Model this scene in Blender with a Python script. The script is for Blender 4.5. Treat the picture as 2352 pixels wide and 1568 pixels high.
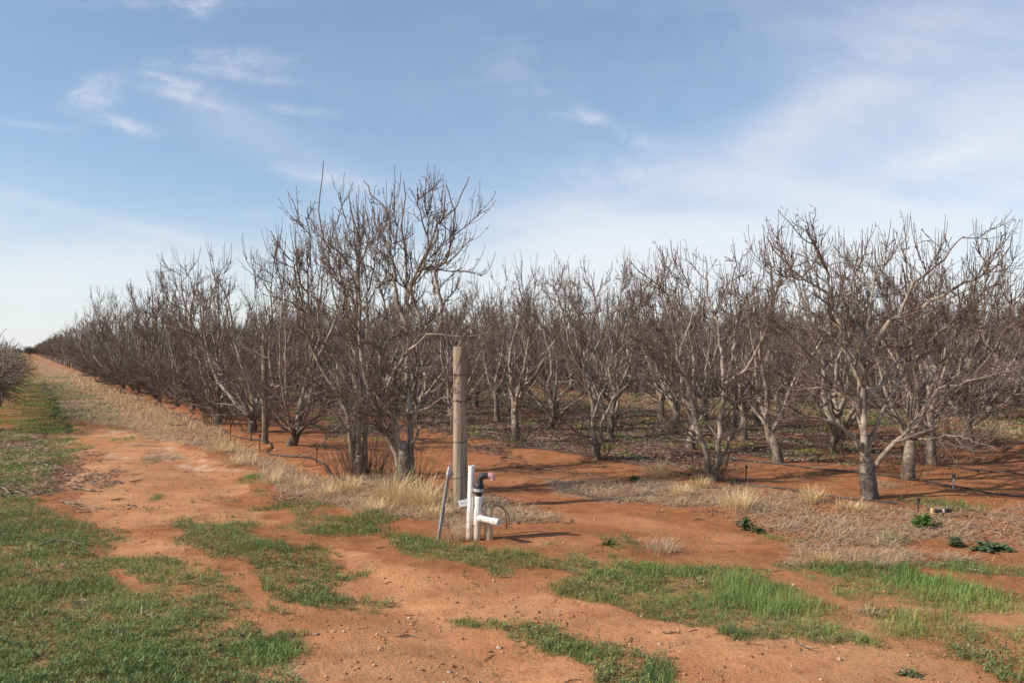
import bpy, math, random
import numpy as np
from mathutils import Vector

sc = bpy.context.scene
rad = math.radians
for o in list(bpy.data.objects):
    bpy.data.objects.remove(o)

# ------------------------------------------------------------------ camera
CAM_H = 1.65
F = 1898.0                      # focal length in units of a 2352 px wide picture
cam_d = bpy.data.cameras.new("camera")
cam_d.sensor_width = 36.0
cam_d.lens = 36.0 * F / 2352.0
cam_d.clip_start = 0.05
cam_d.clip_end = 8000
cam = bpy.data.objects.new("camera", cam_d)
sc.collection.objects.link(cam)
cam.location = (0, 0, CAM_H)
PITCH = math.atan(21.0 / F)
cam.rotation_euler = (rad(90) + PITCH, 0, 0)
sc.camera = cam
HOR = 805.0

# ------------------------------------------------------------------ light
SUN = Vector((-0.80, -0.27, 0.60)).normalized()      # towards the sun
sun_d = bpy.data.lights.new("sun", 'SUN')
sun_d.energy = 4.3
sun_d.angle = rad(0.8)
sun_d.color = (1.0, 0.90, 0.77)
sun = bpy.data.objects.new("sun", sun_d)
sc.collection.objects.link(sun)
sun.rotation_euler = SUN.to_track_quat('Z', 'Y').to_euler()
sc.view_settings.view_transform = 'Standard'
sc.view_settings.look = 'None'
sc.view_settings.gamma = 1
sc.view_settings.exposure = 0.34
sc.cycles.max_bounces = 6
sc.cycles.transparent_max_bounces = 8


class NT:
    def __init__(s, tree):
        s.t = tree; s.n = tree.nodes; s.l = tree.links

    def node(s, typ, **kw):
        x = s.n.new(typ)
        for k, v in kw.items():
            setattr(x, k, v)
        return x

    def put(s, sock, v):
        if isinstance(v, bpy.types.NodeSocket):
            s.l.new(v, sock)
        elif v is not None:
            if hasattr(sock.default_value, '__len__') and not hasattr(v, '__len__'):
                v = (v,) * len(sock.default_value)
            if hasattr(sock.default_value, '__len__') and len(sock.default_value) == 4 and len(v) == 3:
                v = (*v, 1)
            sock.default_value = v

    def math(s, op, a, b=None, c=None, clamp=False):
        x = s.node('ShaderNodeMath', operation=op, use_clamp=clamp)
        for i, v in enumerate((a, b, c)):
            if v is not None:
                s.put(x.inputs[i], v)
        return x.outputs[0]

    def vmath(s, op, a, b=None, out=0):
        x = s.node('ShaderNodeVectorMath', operation=op)
        s.put(x.inputs[0], a)
        if b is not None:
            s.put(x.inputs[1], b)
        return x.outputs[out]

    def mix(s, f, a, b):
        x = s.node('ShaderNodeMix', data_type='RGBA')
        s.put(x.inputs[0], f); s.put(x.inputs[6], a); s.put(x.inputs[7], b)
        return x.outputs[2]

    def noise(s, vec, scale, detail=4, rough=0.55, dist=0.0):
        x = s.node('ShaderNodeTexNoise')
        if vec is not None:
            s.l.new(vec, x.inputs['Vector'])
        x.inputs['Scale'].default_value = scale
        x.inputs['Detail'].default_value = detail
        x.inputs['Roughness'].default_value = rough
        x.inputs['Distortion'].default_value = dist
        return x.outputs['Fac']

    def rng(s, v, a, b, c=0.0, d=1.0):
        x = s.node('ShaderNodeMapRange', interpolation_type='SMOOTHSTEP')
        s.put(x.inputs[0], v)
        for i, q in enumerate((a, b, c, d)):
            x.inputs[i + 1].default_value = q
        return x.outputs[0]

    def mapping(s, vec, loc=(0, 0, 0), rot=(0, 0, 0), scale=(1, 1, 1), typ='POINT'):
        x = s.node('ShaderNodeMapping', vector_type=typ)
        s.l.new(vec, x.inputs['Vector'])
        x.inputs['Location'].default_value = loc
        x.inputs['Rotation'].default_value = rot
        x.inputs['Scale'].default_value = scale
        return x.outputs[0]


# ------------------------------------------------------------------ sky with thin high cloud
world = bpy.data.worlds.new("World")
sc.world = world
world.use_nodes = True
w = NT(world.node_tree)
w.n.clear()
sky = w.node('ShaderNodeTexSky', sky_type='NISHITA', sun_disc=False)
sky.sun_elevation = math.asin(SUN.z)
sky.sun_rotation = math.atan2(SUN.x, SUN.y)
sky.air_density = 1.0
sky.dust_density = 0.5
sky.ozone_density = 1.6
sky.altitude = 50
tc = w.node('ShaderNodeTexCoord')
sep = w.node('ShaderNodeSeparateXYZ')
w.l.new(tc.outputs['Generated'], sep.inputs[0])
yy = w.math('MAXIMUM', w.math('ABSOLUTE', sep.outputs[1]), 0.08)
ea = w.math('DIVIDE', sep.outputs[0], yy)
ee = w.math('DIVIDE', sep.outputs[2], yy)
cmb = w.node('ShaderNodeCombineXYZ')
w.l.new(ea, cmb.inputs[0]); w.l.new(ee, cmb.inputs[1])
AE = cmb.outputs[0]
CL = [  # place, size, tilt and thickness of each cirrus patch
    (215, 212, 40, 26, 14, 1.0), (280, 283, 48, 12, -16, .6), (385, 183, 60, 10, -13, .9), (420, 222, 90, 11, -15, .75),
    (505, 165, 120, 10, -8, .35),
    (530, 131, 85, 18, -5, .40), (680, 252, 60, 9, -8, .45), (462, 12, 32, 18, 30, .60), (400, 6, 130, 9, 0, .4),
    (745, 410, 90, 14, -10, .50), (660, 505, 60, 12, -8, .5), (60, 690, 420, 130, -9, 1.7), (250, 505, 260, 12, -14, .35), (60, 285, 60, 6, -8, .25),
    (1250, 600, 380, 90, -2, 1.4), (1900, 600, 500, 110, 3, .8), (1370, 482, 150, 28, -4, .50), (1420, 405, 120, 30, 0, .32),
    (1350, 272, 60, 10, -10, .3), (1480, 325, 130, 13, -26, .42), (1720, 330, 280, 60, 16, .34), (1930, 230, 260, 60, 34, .55), (2290, 520, 320, 160, 12, 1.35),
    (2130, 372, 110, 20, 16, .55), (1850, 445, 260, 30, -4, .40), (1620, 545, 240, 35, 2, .55),
    (2330, 180, 350, 300, 20, .40), (620, 330, 220, 42, -28, .22), (1700, 60, 500, 160, 10, .14), (1200, 180, 60, 90, 30, .12)]
acc = None; accb = None
for (px, py, sx, sy, ang, amp) in CL:
    m = w.mapping(AE, ((px - 1176) / F, (HOR - py) / F, 0), (0, 0, rad(ang)), (sx / F * 1.25, sy / F * 1.25, 1), 'TEXTURE')
    q = w.vmath('DOT_PRODUCT', m, m, out=1)
    g = w.math('MULTIPLY', w.math('POWER', 2.718, w.math('MULTIPLY', q, -1.0)), amp)
    if sx > 140:
        accb = g if accb is None else w.math('ADD', accb, g)
    else:
        acc = g if acc is None else w.math('ADD', acc, g)
n1 = w.noise(w.mapping(AE, (3, 1, 0), (0, 0, rad(-8)), (5, 16, 1)), 1.0, 7, 0.55, 0.5)
n2 = w.noise(w.mapping(AE, (1, 7, 0), (0, 0, rad(24)), (3, 9, 1)), 1.4, 6, 0.55, 0.4)
n3 = w.noise(w.mapping(AE, (5, 2, 0), (0, 0, 0), (16, 26, 1)), 1.5, 6, 0.68, .5)
tex = w.math('ADD', w.math('ADD', w.math('MULTIPLY', n1, .26), w.math('MULTIPLY', n2, .34)), w.math('MULTIPLY', n3, .40))
texs = w.rng(tex, 0.36, 0.66)
sm = w.noise(w.mapping(AE, (2, 4, 0), (0, 0, rad(20)), (2.2, 6.5, 1)), 1.0, 5, 0.5, 0.3)
smt = w.math('ADD', w.math('MULTIPLY', w.rng(sm, .32, .68), .95), w.math('MULTIPLY', texs, .25))
densb = w.math('MULTIPLY', accb, w.math('ADD', smt, .08))
dens = w.math('MULTIPLY', acc, w.math('ADD', w.math('MULTIPLY', w.math('POWER', texs, 1.4), 1.3), 0.07))
veil = w.math('MULTIPLY', w.rng(tex, .42, .72), 0.04)
hz = w.rng(ee, 0.17, -0.02, 0.0, 0.62)
fac = w.math('ADD', w.math('ADD', w.math('ADD', dens, densb), veil), hz)
fac = w.math('SUBTRACT', 1.0, w.math('POWER', 2.718, w.math('MULTIPLY', fac, -1.15)), clamp=True)
SKY_STR = 0.115
skyc = w.mix(0.16, sky.outputs[0], (3.3, 4.1, 6.2))
cloudc = (6.0, 6.15, 6.4)
col = w.mix(fac, skyc, cloudc)
bg = w.node('ShaderNodeBackground')
w.l.new(col, bg.inputs[0])
bg.inputs[1].default_value = SKY_STR
wo = w.node('ShaderNodeOutputWorld')
w.l.new(bg.outputs[0], wo.inputs[0])

# ------------------------------------------------------------------ helpers
U = np.array([-0.5068, 0.8620])          # the direction the rows run
N = np.array([0.8620, 0.5068])           # across the rows


def ns(n, s):
    return n * N + s * U


def hash2(ix, iy, seed):
    h = (ix.astype(np.int64) * 374761393 + iy.astype(np.int64) * 668265263 + seed * 1442695041) & 0xffffffff
    h = ((h ^ (h >> 13)) * 1274126177) & 0xffffffff
    h = h ^ (h >> 16)
    return (h & 0xffffff) / float(0xffffff)


def vnoise(x, y, seed=0):
    ix = np.floor(x); iy = np.floor(y)
    fx = x - ix; fy = y - iy
    fx = fx * fx * (3 - 2 * fx); fy = fy * fy * (3 - 2 * fy)
    a = hash2(ix, iy, seed); b = hash2(ix + 1, iy, seed)
    c = hash2(ix, iy + 1, seed); d = hash2(ix + 1, iy + 1, seed)
    return (a * (1 - fx) + b * fx) * (1 - fy) + (c * (1 - fx) + d * fx) * fy


def fbm(x, y, seed=0, oct=4):
    s = 0; a = 0.5; t = 0
    for i in range(oct):
        s = s + a * vnoise(x * 2 ** i, y * 2 ** i, seed + i * 17)
        t += a; a *= 0.5
    return s / t


def sst(x, a, b):
    t = np.clip((x - a) / (b - a), 0, 1)
    return t * t * (3 - 2 * t)


def gh(x, y):
    """height of the ground"""
    x = np.asarray(x, float); y = np.asarray(y, float)
    r = np.sqrt(x * x + y * y)
    fade = np.clip(1 - r / 90, 0, 1)
    h = (fbm(x * .7 + 9, y * .7, 3) - .5) * .07 + (fbm(x * 3.1, y * 3.1, 5) - .5) * .022
    n = x * N[0] + y * N[1]
    rowbed = np.exp(-((n - 3.9) / .55) ** 2) * .05 + np.where(n > 6.5, .018 * np.cos((n - 7.55) / 1.88 * 2 * np.pi), 0)
    rut = -.03 * np.exp(-((n - 2.1) / .25) ** 2) - .02 * np.exp(-((n - .6) / .3) ** 2)
    return (h + rowbed * sst(r, 6, 12) + rut) * fade


def G(px, py):
    """where the line of sight through a point of the photograph meets the ground"""
    d = CAM_H * F / (py - HOR)
    x = (px - 1176) / F * d
    for _ in range(4):
        d = (CAM_H - float(gh(x, d))) * F / (py - HOR)
        x = (px - 1176) / F * d
    return np.array([x, d, float(gh(x, d))])


def At(px, py, d):
    return np.array([(px - 1176) / F * d, d, CAM_H + (HOR - py) / F * d])


C = sc.collection


def tag(o, label=None, cat=None, group=None, kind=None):
    if label: o['label'] = label
    if cat: o['category'] = cat
    if group: o['group'] = group
    if kind: o['kind'] = kind
    return o


def empty(name, loc=(0, 0, 0), rz=0, label=None, cat=None, group=None):
    o = bpy.data.objects.new(name, None)
    o.empty_display_size = 0.2
    C.objects.link(o)
    o.location = loc; o.rotation_euler = (0, 0, rz)
    return tag(o, label, cat, group)


class MB:
    """collects vertices and faces (numpy) of one mesh object"""

    def __init__(s):
        s.v = []; s.f = []; s.a = {}; s.nv = 0; s.c = []

    def add(s, v, faces, col=None, **attrs):
        v = np.asarray(v, float).reshape(-1, 3)
        s.v.append(v)
        if not isinstance(faces, list):
            faces = [np.asarray(faces)]
        for fa in faces:
            s.f.append(np.asarray(fa, dtype=np.int64) + s.nv)
        for k, x in attrs.items():
            s.a.setdefault(k, []).append(np.broadcast_to(np.asarray(x, float).reshape(-1), (len(v),)))
        if col is not None:
            s.c.append(np.broadcast_to(np.asarray(col, float), (len(v), 3)))
        s.nv += len(v)

    def mesh(s, name, smooth=True):
        me = bpy.data.meshes.new(name)
        V = np.concatenate(s.v).astype(np.float32)
        tot = np.concatenate([np.full(len(f), f.shape[1], np.int32) for f in s.f])
        idx = np.concatenate([f.ravel() for f in s.f]).astype(np.int32)
        me.vertices.add(len(V)); me.vertices.foreach_set('co', V.ravel())
        me.loops.add(len(idx)); me.loops.foreach_set('vertex_index', idx)
        me.polygons.add(len(tot))
        st = np.zeros(len(tot), np.int32); st[1:] = np.cumsum(tot)[:-1]
        me.polygons.foreach_set('loop_start', st)
        me.update(calc_edges=True)
        me.polygons.foreach_set('use_smooth', np.full(len(tot), smooth))
        for k, xs in s.a.items():
            at = me.attributes.new(k, 'FLOAT', 'POINT')
            at.data.foreach_set('value', np.concatenate(xs).astype(np.float32))
        if s.c:
            cc = np.concatenate(s.c)
            at = me.color_attributes.new('tone', 'FLOAT_COLOR', 'POINT')
            at.data.foreach_set('color', np.concatenate([cc, np.ones((len(cc), 1))], 1).astype(np.float32).ravel())
        return me

    def build(s, name, mat, parent=None, smooth=True, loc=None):
        me = s.mesh(name, smooth)
        if mat: me.materials.append(mat)
        o = bpy.data.objects.new(name, me)
        C.objects.link(o)
        if parent is not None: o.parent = parent
        if loc is not None: o.location = loc
        return o


def tubes(P, R, S):
    """P (K,M,3) paths, R (K,M) radii -> verts, quads"""
    P = np.asarray(P, float); R = np.asarray(R, float)
    K, M, _ = P.shape
    T = np.gradient(P, axis=1)
    T /= np.linalg.norm(T, axis=2, keepdims=True) + 1e-9
    ref = np.zeros((K, 1, 3))
    mean = T.mean(axis=1)
    ax = np.argmin(np.abs(mean), axis=1)
    ref[np.arange(K), 0, ax] = 1
    A = np.cross(T, ref); A /= np.linalg.norm(A, axis=2, keepdims=True) + 1e-9
    B = np.cross(T, A)
    th = np.arange(S) / S * 2 * np.pi
    ring = A[:, :, None] * np.cos(th)[None, None, :, None] + B[:, :, None] * np.sin(th)[None, None, :, None]
    V = P[:, :, None] + ring * R[:, :, None, None]
    i = np.arange(K)[:, None, None] * M * S + np.arange(M - 1)[None, :, None] * S + np.arange(S)[None, None, :]
    j = np.arange(K)[:, None, None] * M * S + np.arange(M - 1)[None, :, None] * S + (np.arange(S)[None, None, :] + 1) % S
    Q = np.stack([i, j, j + S, i + S], -1).reshape(-1, 4)
    return V.reshape(-1, 3), Q, np.repeat(R.reshape(-1), S)


def catmull(pts, M):
    p = np.asarray(pts, float)
    if len(p) == 2:
        return p[0] + (p[1] - p[0]) * np.linspace(0, 1, M)[:, None]
    q = np.vstack([2 * p[0] - p[1], p, 2 * p[-1] - p[-2]])
    seg = np.linalg.norm(np.diff(p, axis=0), axis=1)
    cum = np.concatenate([[0], np.cumsum(seg)])
    u = np.linspace(0, cum[-1], M)
    k = np.clip(np.searchsorted(cum, u, 'right') - 1, 0, len(p) - 2)
    t = ((u - cum[k]) / seg[k])[:, None]
    a, b, c, d = q[k], q[k + 1], q[k + 2], q[k + 3]
    return 0.5 * ((2 * b) + (-a + c) * t + (2 * a - 5 * b + 4 * c - d) * t ** 2 + (-a + 3 * b - 3 * c + d) * t ** 3)


def tube1(mb, pts, r, S=12, M=None, **kw):
    p = catmull(pts, M or max(3, len(pts) * 4)) if M != 0 else np.asarray(pts, float)
    rr = np.interp(np.linspace(0, 1, len(p)), np.linspace(0, 1, len(np.atleast_1d(r))), np.atleast_1d(r))
    v, q, R = tubes(p[None], rr[None], S)
    mb.add(v, q, **kw)
    return p


def lathe(mb, base, axis, prof, S=20, **kw):
    """prof: (distance along axis, radius) list; closed at both ends"""
    base = np.asarray(base, float); ax = np.asarray(axis, float); ax = ax / np.linalg.norm(ax)
    ref = np.array([0, 0, 1.0]) if abs(ax[2]) < .9 else np.array([1.0, 0, 0])
    a = np.cross(ax, ref); a /= np.linalg.norm(a); b = np.cross(ax, a)
    th = np.arange(S) / S * 2 * np.pi
    V = []
    for h, r in prof:
        V.append(base + ax * h + r * (np.cos(th)[:, None] * a + np.sin(th)[:, None] * b))
    V = np.concatenate(V)
    M = len(prof)
    i = (np.arange(M - 1)[:, None] * S + np.arange(S)[None]); j = (np.arange(M - 1)[:, None] * S + (np.arange(S)[None] + 1) % S)
    Q = np.stack([i, j, j + S, i + S], -1).reshape(-1, 4)
    caps = [np.arange(S)[::-1][None], (np.arange(S) + (M - 1) * S)[None]]
    mb.add(V, [Q] + caps, **kw)


def boxm(mb, c, sx, sy, sz, rz=0, tilt=None, **kw):
    v = np.array([[x, y, z] for z in (-.5, .5) for y in (-.5, .5) for x in (-.5, .5)]) * (sx, sy, sz)
    if tilt is not None:
        v = v @ np.asarray(tilt).T
    cz, sn = math.cos(rz), math.sin(rz)
    v = v @ np.array([[cz, -sn, 0], [sn, cz, 0], [0, 0, 1]]).T + np.asarray(c)
    mb.add(v, np.array([[0, 2, 3, 1], [4, 5, 7, 6], [0, 1, 5, 4], [2, 6, 7, 3], [0, 4, 6, 2], [1, 3, 7, 5]]), **kw)


# ------------------------------------------------------------------ materials
def newmat(name, rough=0.8, spec=0.3):
    m = bpy.data.materials.new(name)
    m.use_nodes = True
    t = NT(m.node_tree)
    b = t.n['Principled BSDF']
    b.inputs['Roughness'].default_value = rough
    b.inputs['Specular IOR Level'].default_value = spec
    return m, t, b


def bump(t, b, h, strength, dist):
    x = t.node('ShaderNodeBump')
    x.inputs['Strength'].default_value = strength
    x.inputs['Distance'].default_value = dist
    t.put(x.inputs['Height'], h)
    t.l.new(x.outputs[0], b.inputs['Normal'])


# bark: pale grey-tan on thick wood, red-brown on the thin twigs, dark and rough near the soil
bark, t, b = newmat("bark", 0.85, 0.25)
at = t.node('ShaderNodeAttribute', attribute_name='rad')
tco = t.node('ShaderNodeTexCoord')
thick = t.rng(at.outputs['Fac'], 0.0045, 0.0175)
nb = t.noise(tco.outputs['Object'], 9, 5, .6)
nr = t.noise(t.mapping(tco.outputs['Object'], scale=(5, 5, 38)), 1.0, 4, .6, .6)
nf = t.noise(tco.outputs['Object'], 60, 3, .6)
c_l = t.mix(t.rng(nb, .35, .68), (0.19, 0.15, 0.115), (0.45, 0.38, 0.30))
c_l = t.mix(t.math('MULTIPLY', t.rng(nr, .50, .66), .6), c_l, (0.13, 0.095, 0.07))
c_t = t.mix(nf, (0.108, 0.074, 0.060), (0.215, 0.160, 0.130))
colr = t.mix(thick, c_t, c_l)
sz = t.node('ShaderNodeSeparateXYZ'); t.l.new(tco.outputs['Object'], sz.inputs[0])
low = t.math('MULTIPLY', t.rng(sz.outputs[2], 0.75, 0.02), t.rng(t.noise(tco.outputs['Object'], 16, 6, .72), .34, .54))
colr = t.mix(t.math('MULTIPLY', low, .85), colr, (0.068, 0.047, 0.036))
t.l.new(colr, b.inputs['Base Color'])
bump(t, b, t.math('ADD', t.math('MULTIPLY', nr, .6), nf), 0.6, 0.008)
BARK = bark

sucker, t, b = newmat("sucker_bark", .8, .2)
tco = t.node('ShaderNodeTexCoord')
t.l.new(t.mix(t.noise(tco.outputs['Object'], 20), (0.09, 0.05, 0.035), (0.20, 0.13, 0.09)), b.inputs['Base Color'])
SUCK = sucker

cane, t, b = newmat("vine_bark", .85, .2)
tco = t.node('ShaderNodeTexCoord')
t.l.new(t.mix(t.rng(t.noise(tco.outputs['Object'], 14, 4), .35, .65), (0.075, 0.052, 0.038), (0.33, 0.26, 0.19)), b.inputs['Base Color'])
CANE = cane


def leafmat(name, trans=.25, rough=.6, spec=.25):
    m, t, b = newmat(name, rough, spec)
    a = t.node('ShaderNodeAttribute', attribute_name='tone')
    t.l.new(a.outputs['Color'], b.inputs['Base Color'])
    tr = t.node('ShaderNodeBsdfTranslucent')
    t.l.new(a.outputs['Color'], tr.inputs[0])
    mx = t.node('ShaderNodeMixShader'); mx.inputs[0].default_value = trans
    t.l.new(b.outputs[0], mx.inputs[1]); t.l.new(tr.outputs[0], mx.inputs[2])
    t.l.new(mx.outputs[0], t.n['Material Output'].inputs['Surface'])
    return m


GRASS = leafmat("grass_blade", .30, .55, .3)
STRAW = leafmat("straw", .20, .75, .2)
LITTER = leafmat("litter", .05, .9, .1)

wood, t, b = newmat("post_wood", .85, .2)
tco = t.node('ShaderNodeTexCoord')
ng = t.noise(t.mapping(tco.outputs['Object'], scale=(24, 24, 1.1)), 1.0, 6, .72, .3)
nw = t.noise(t.mapping(tco.outputs['Object'], scale=(14, 14, .7)), 1.0, 4, .6, .4)
cw = t.mix(t.rng(ng, .35, .68), (0.20, 0.145, 0.098), (0.44, 0.34, 0.245))
cw = t.mix(t.math('MULTIPLY', t.rng(nw, .46, .62), .7), cw, (0.33, 0.29, 0.245))
cw = t.mix(t.rng(ng, .60, .66), cw, (0.09, 0.06, 0.042))
t.l.new(cw, b.inputs['Base Color'])
bump(t, b, ng, .7, .006)
WOOD = wood


def plain(name, c1, c2, scale=8, rough=.5, spec=.4, lo=.4, hi=.65, metal=0):
    m, t, b = newmat(name, rough, spec)
    tco = t.node('ShaderNodeTexCoord')
    n = t.noise(tco.outputs['Object'], scale, 5, .6)
    t.l.new(t.mix(t.rng(n, lo, hi), c1, c2), b.inputs['Base Color'])
    b.inputs['Metallic'].default_value = metal
    bump(t, b, t.noise(tco.outputs['Object'], scale * 8, 3), .15, .002)
    return m


def pipe_mat(name, clean, dirt):
    m, t, b = newmat(name, .38, .45)
    tco = t.node('ShaderNodeTexCoord')
    geo = t.node('ShaderNodeNewGeometry')
    s = t.node('ShaderNodeSeparateXYZ'); t.l.new(geo.outputs['Position'], s.inputs[0])
    n = t.noise(tco.outputs['Object'], 22, 5, .65)
    splash = t.math('MULTIPLY', t.rng(s.outputs[2], .34, .0), t.rng(n, .18, .58))
    spots = t.math('ADD', t.math('MULTIPLY', t.rng(n, .52, .66), .38), .05)
    f = t.math('ADD', splash, spots, clamp=True)
    t.l.new(t.mix(f, clean, dirt), b.inputs['Base Color'])
    return m


PVC = pipe_mat("white_pvc", (.78, .78, .75), (.50, .34, .24))
PVCDIRTY = pipe_mat("dusty_pvc", (.66, .61, .53), (.50, .36, .26))
CREAM = pipe_mat("cream_pvc", (.66, .53, .33), (.50, .34, .2))
BLACK = plain("black_plastic", (.020, .020, .021), (.05, .047, .044), 20, .5, .4)
GREYBLK = plain("dusty_black_plastic", (.045, .043, .042), (.10, .085, .075), 14, .6, .3)
HOSE = plain("grey_black_hose", (.035, .034, .034), (.09, .082, .075), 10, .55, .35)
PINK = plain("pink_plastic", (.52, .29, .28), (.60, .36, .35), 12, .5, .4)
GREY = plain("weathered_grey_wood", (.21, .195, .18), (.34, .32, .30), 18, .8, .2)
LGREY = plain("pale_grey_cap", (.40, .40, .41), (.52, .52, .52), 18, .6, .3)
WIRE = plain("rusty_wire", (.05, .035, .028), (.12, .075, .055), 40, .7, .3, metal=.3)
ROCK = plain("orange_stone", (.45, .25, .15), (.62, .42, .28), 30, .9, .15)
PALEROCK = plain("pale_stone", (.40, .28, .19), (.52, .39, .28), 30, .9, .15)
TAGM = plain("white_tag", (.72, .73, .74), (.80, .80, .80), 10, .5, .3)
INK = plain("faded_ink", (.42, .43, .45), (.48, .49, .5), 10, .8, .1)
STICK = plain("dead_stick", (.12, .075, .05), (.30, .22, .16), 20, .9, .1)
YEL = plain("yellow_petal", (.62, .48, .06), (.72, .56, .09), 10, .7, .2)

# ------------------------------------------------------------------ what grows or lies where (in a map of the ground)
PX0, PX1, PY0, PY1 = -500, 2900, 806, 2150


def raster(polys):
    """0..1 map of polygons given as the points of the photograph they were measured at"""
    gx = np.arange(PX0, PX1, 4.0); gy = np.arange(PY0, PY1, 2.0)
    X, Y = np.meshgrid(gx, gy)
    out = np.zeros_like(X)
    for val, pl in polys:
        p = np.asarray(pl, float)
        x0, x1, y0, y1 = p[:, 0].min(), p[:, 0].max(), p[:, 1].min(), p[:, 1].max()
        ii = (gx >= x0 - 4) & (gx <= x1 + 4); jj = (gy >= y0 - 2) & (gy <= y1 + 2)
        if not ii.any() or not jj.any(): continue
        sx, sy = np.meshgrid(gx[ii], gy[jj])
        ins = np.zeros(sx.shape, bool)
        for k in range(len(p)):
            (ax, ay), (bx, by) = p[k], p[k - 1]
            cond = ((ay > sy) != (by > sy)) & (sx < (bx - ax) * (sy - ay) / (by - ay + 1e-9) + ax)
            ins ^= cond
        sub = out[np.ix_(jj, ii)]
        out[np.ix_(jj, ii)] = np.where(ins, np.maximum(sub, val), sub)
    # soften
    soft = out
    for _ in range(4):
        o = soft.copy()
        for dx in (-3, -2, -1, 1, 2, 3):
            o += np.roll(soft, dx, 1)
        soft = o / 7
        o = soft.copy()
        for dy in (-2, -1, 1, 2):
            o += np.roll(soft, dy, 0)
        soft = o / 5
    shp = out
    for _ in range(2):
        o = shp.copy()
        for dx in (-1, 1):
            o += np.roll(shp, dx, 1)
        shp = o / 3
        shp = (shp + np.roll(shp, 1, 0) + np.roll(shp, -1, 0)) / 3
    k = sst(Y, 1010, 1250)          # nearer ground: the same softness in metres needs more in the map
    return shp * (1 - k) + soft * k


def look(R, x, y, amp=.16, fr=2.2, seed=0):
    """value of a map at world points, its edges made ragged"""
    wx = x + (fbm(x * fr + 5, y * fr, 40 + seed) - .5) * 2 * amp * 2
    wy = y + (fbm(x * fr, y * fr + 8, 60 + seed) - .5) * 2 * amp * 2
    d = np.maximum(wy, .9)
    px = 1176 + F * wx / d
    py = HOR + CAM_H * F / d
    i = np.clip((px - PX0) / 4.0, 0, R.shape[1] - 1.01); j = np.clip((py - PY0) / 2.0, 0, R.shape[0] - 1.01)
    i0 = i.astype(int); j0 = j.astype(int); fi = i - i0; fj = j - j0
    v = (R[j0, i0] * (1 - fi) + R[j0, i0 + 1] * fi) * (1 - fj) + (R[j0 + 1, i0] * (1 - fi) + R[j0 + 1, i0 + 1] * fi) * fj
    return v


def ell(cx, cy, rx, ry, rot=0, k=14):
    a = np.arange(k) / k * 2 * np.pi
    x = rx * np.cos(a); y = ry * np.sin(a); c, s = math.cos(rad(rot)), math.sin(rad(rot))
    return np.stack([cx + x * c - y * s, cy + x * s + y * c], 1)


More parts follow.
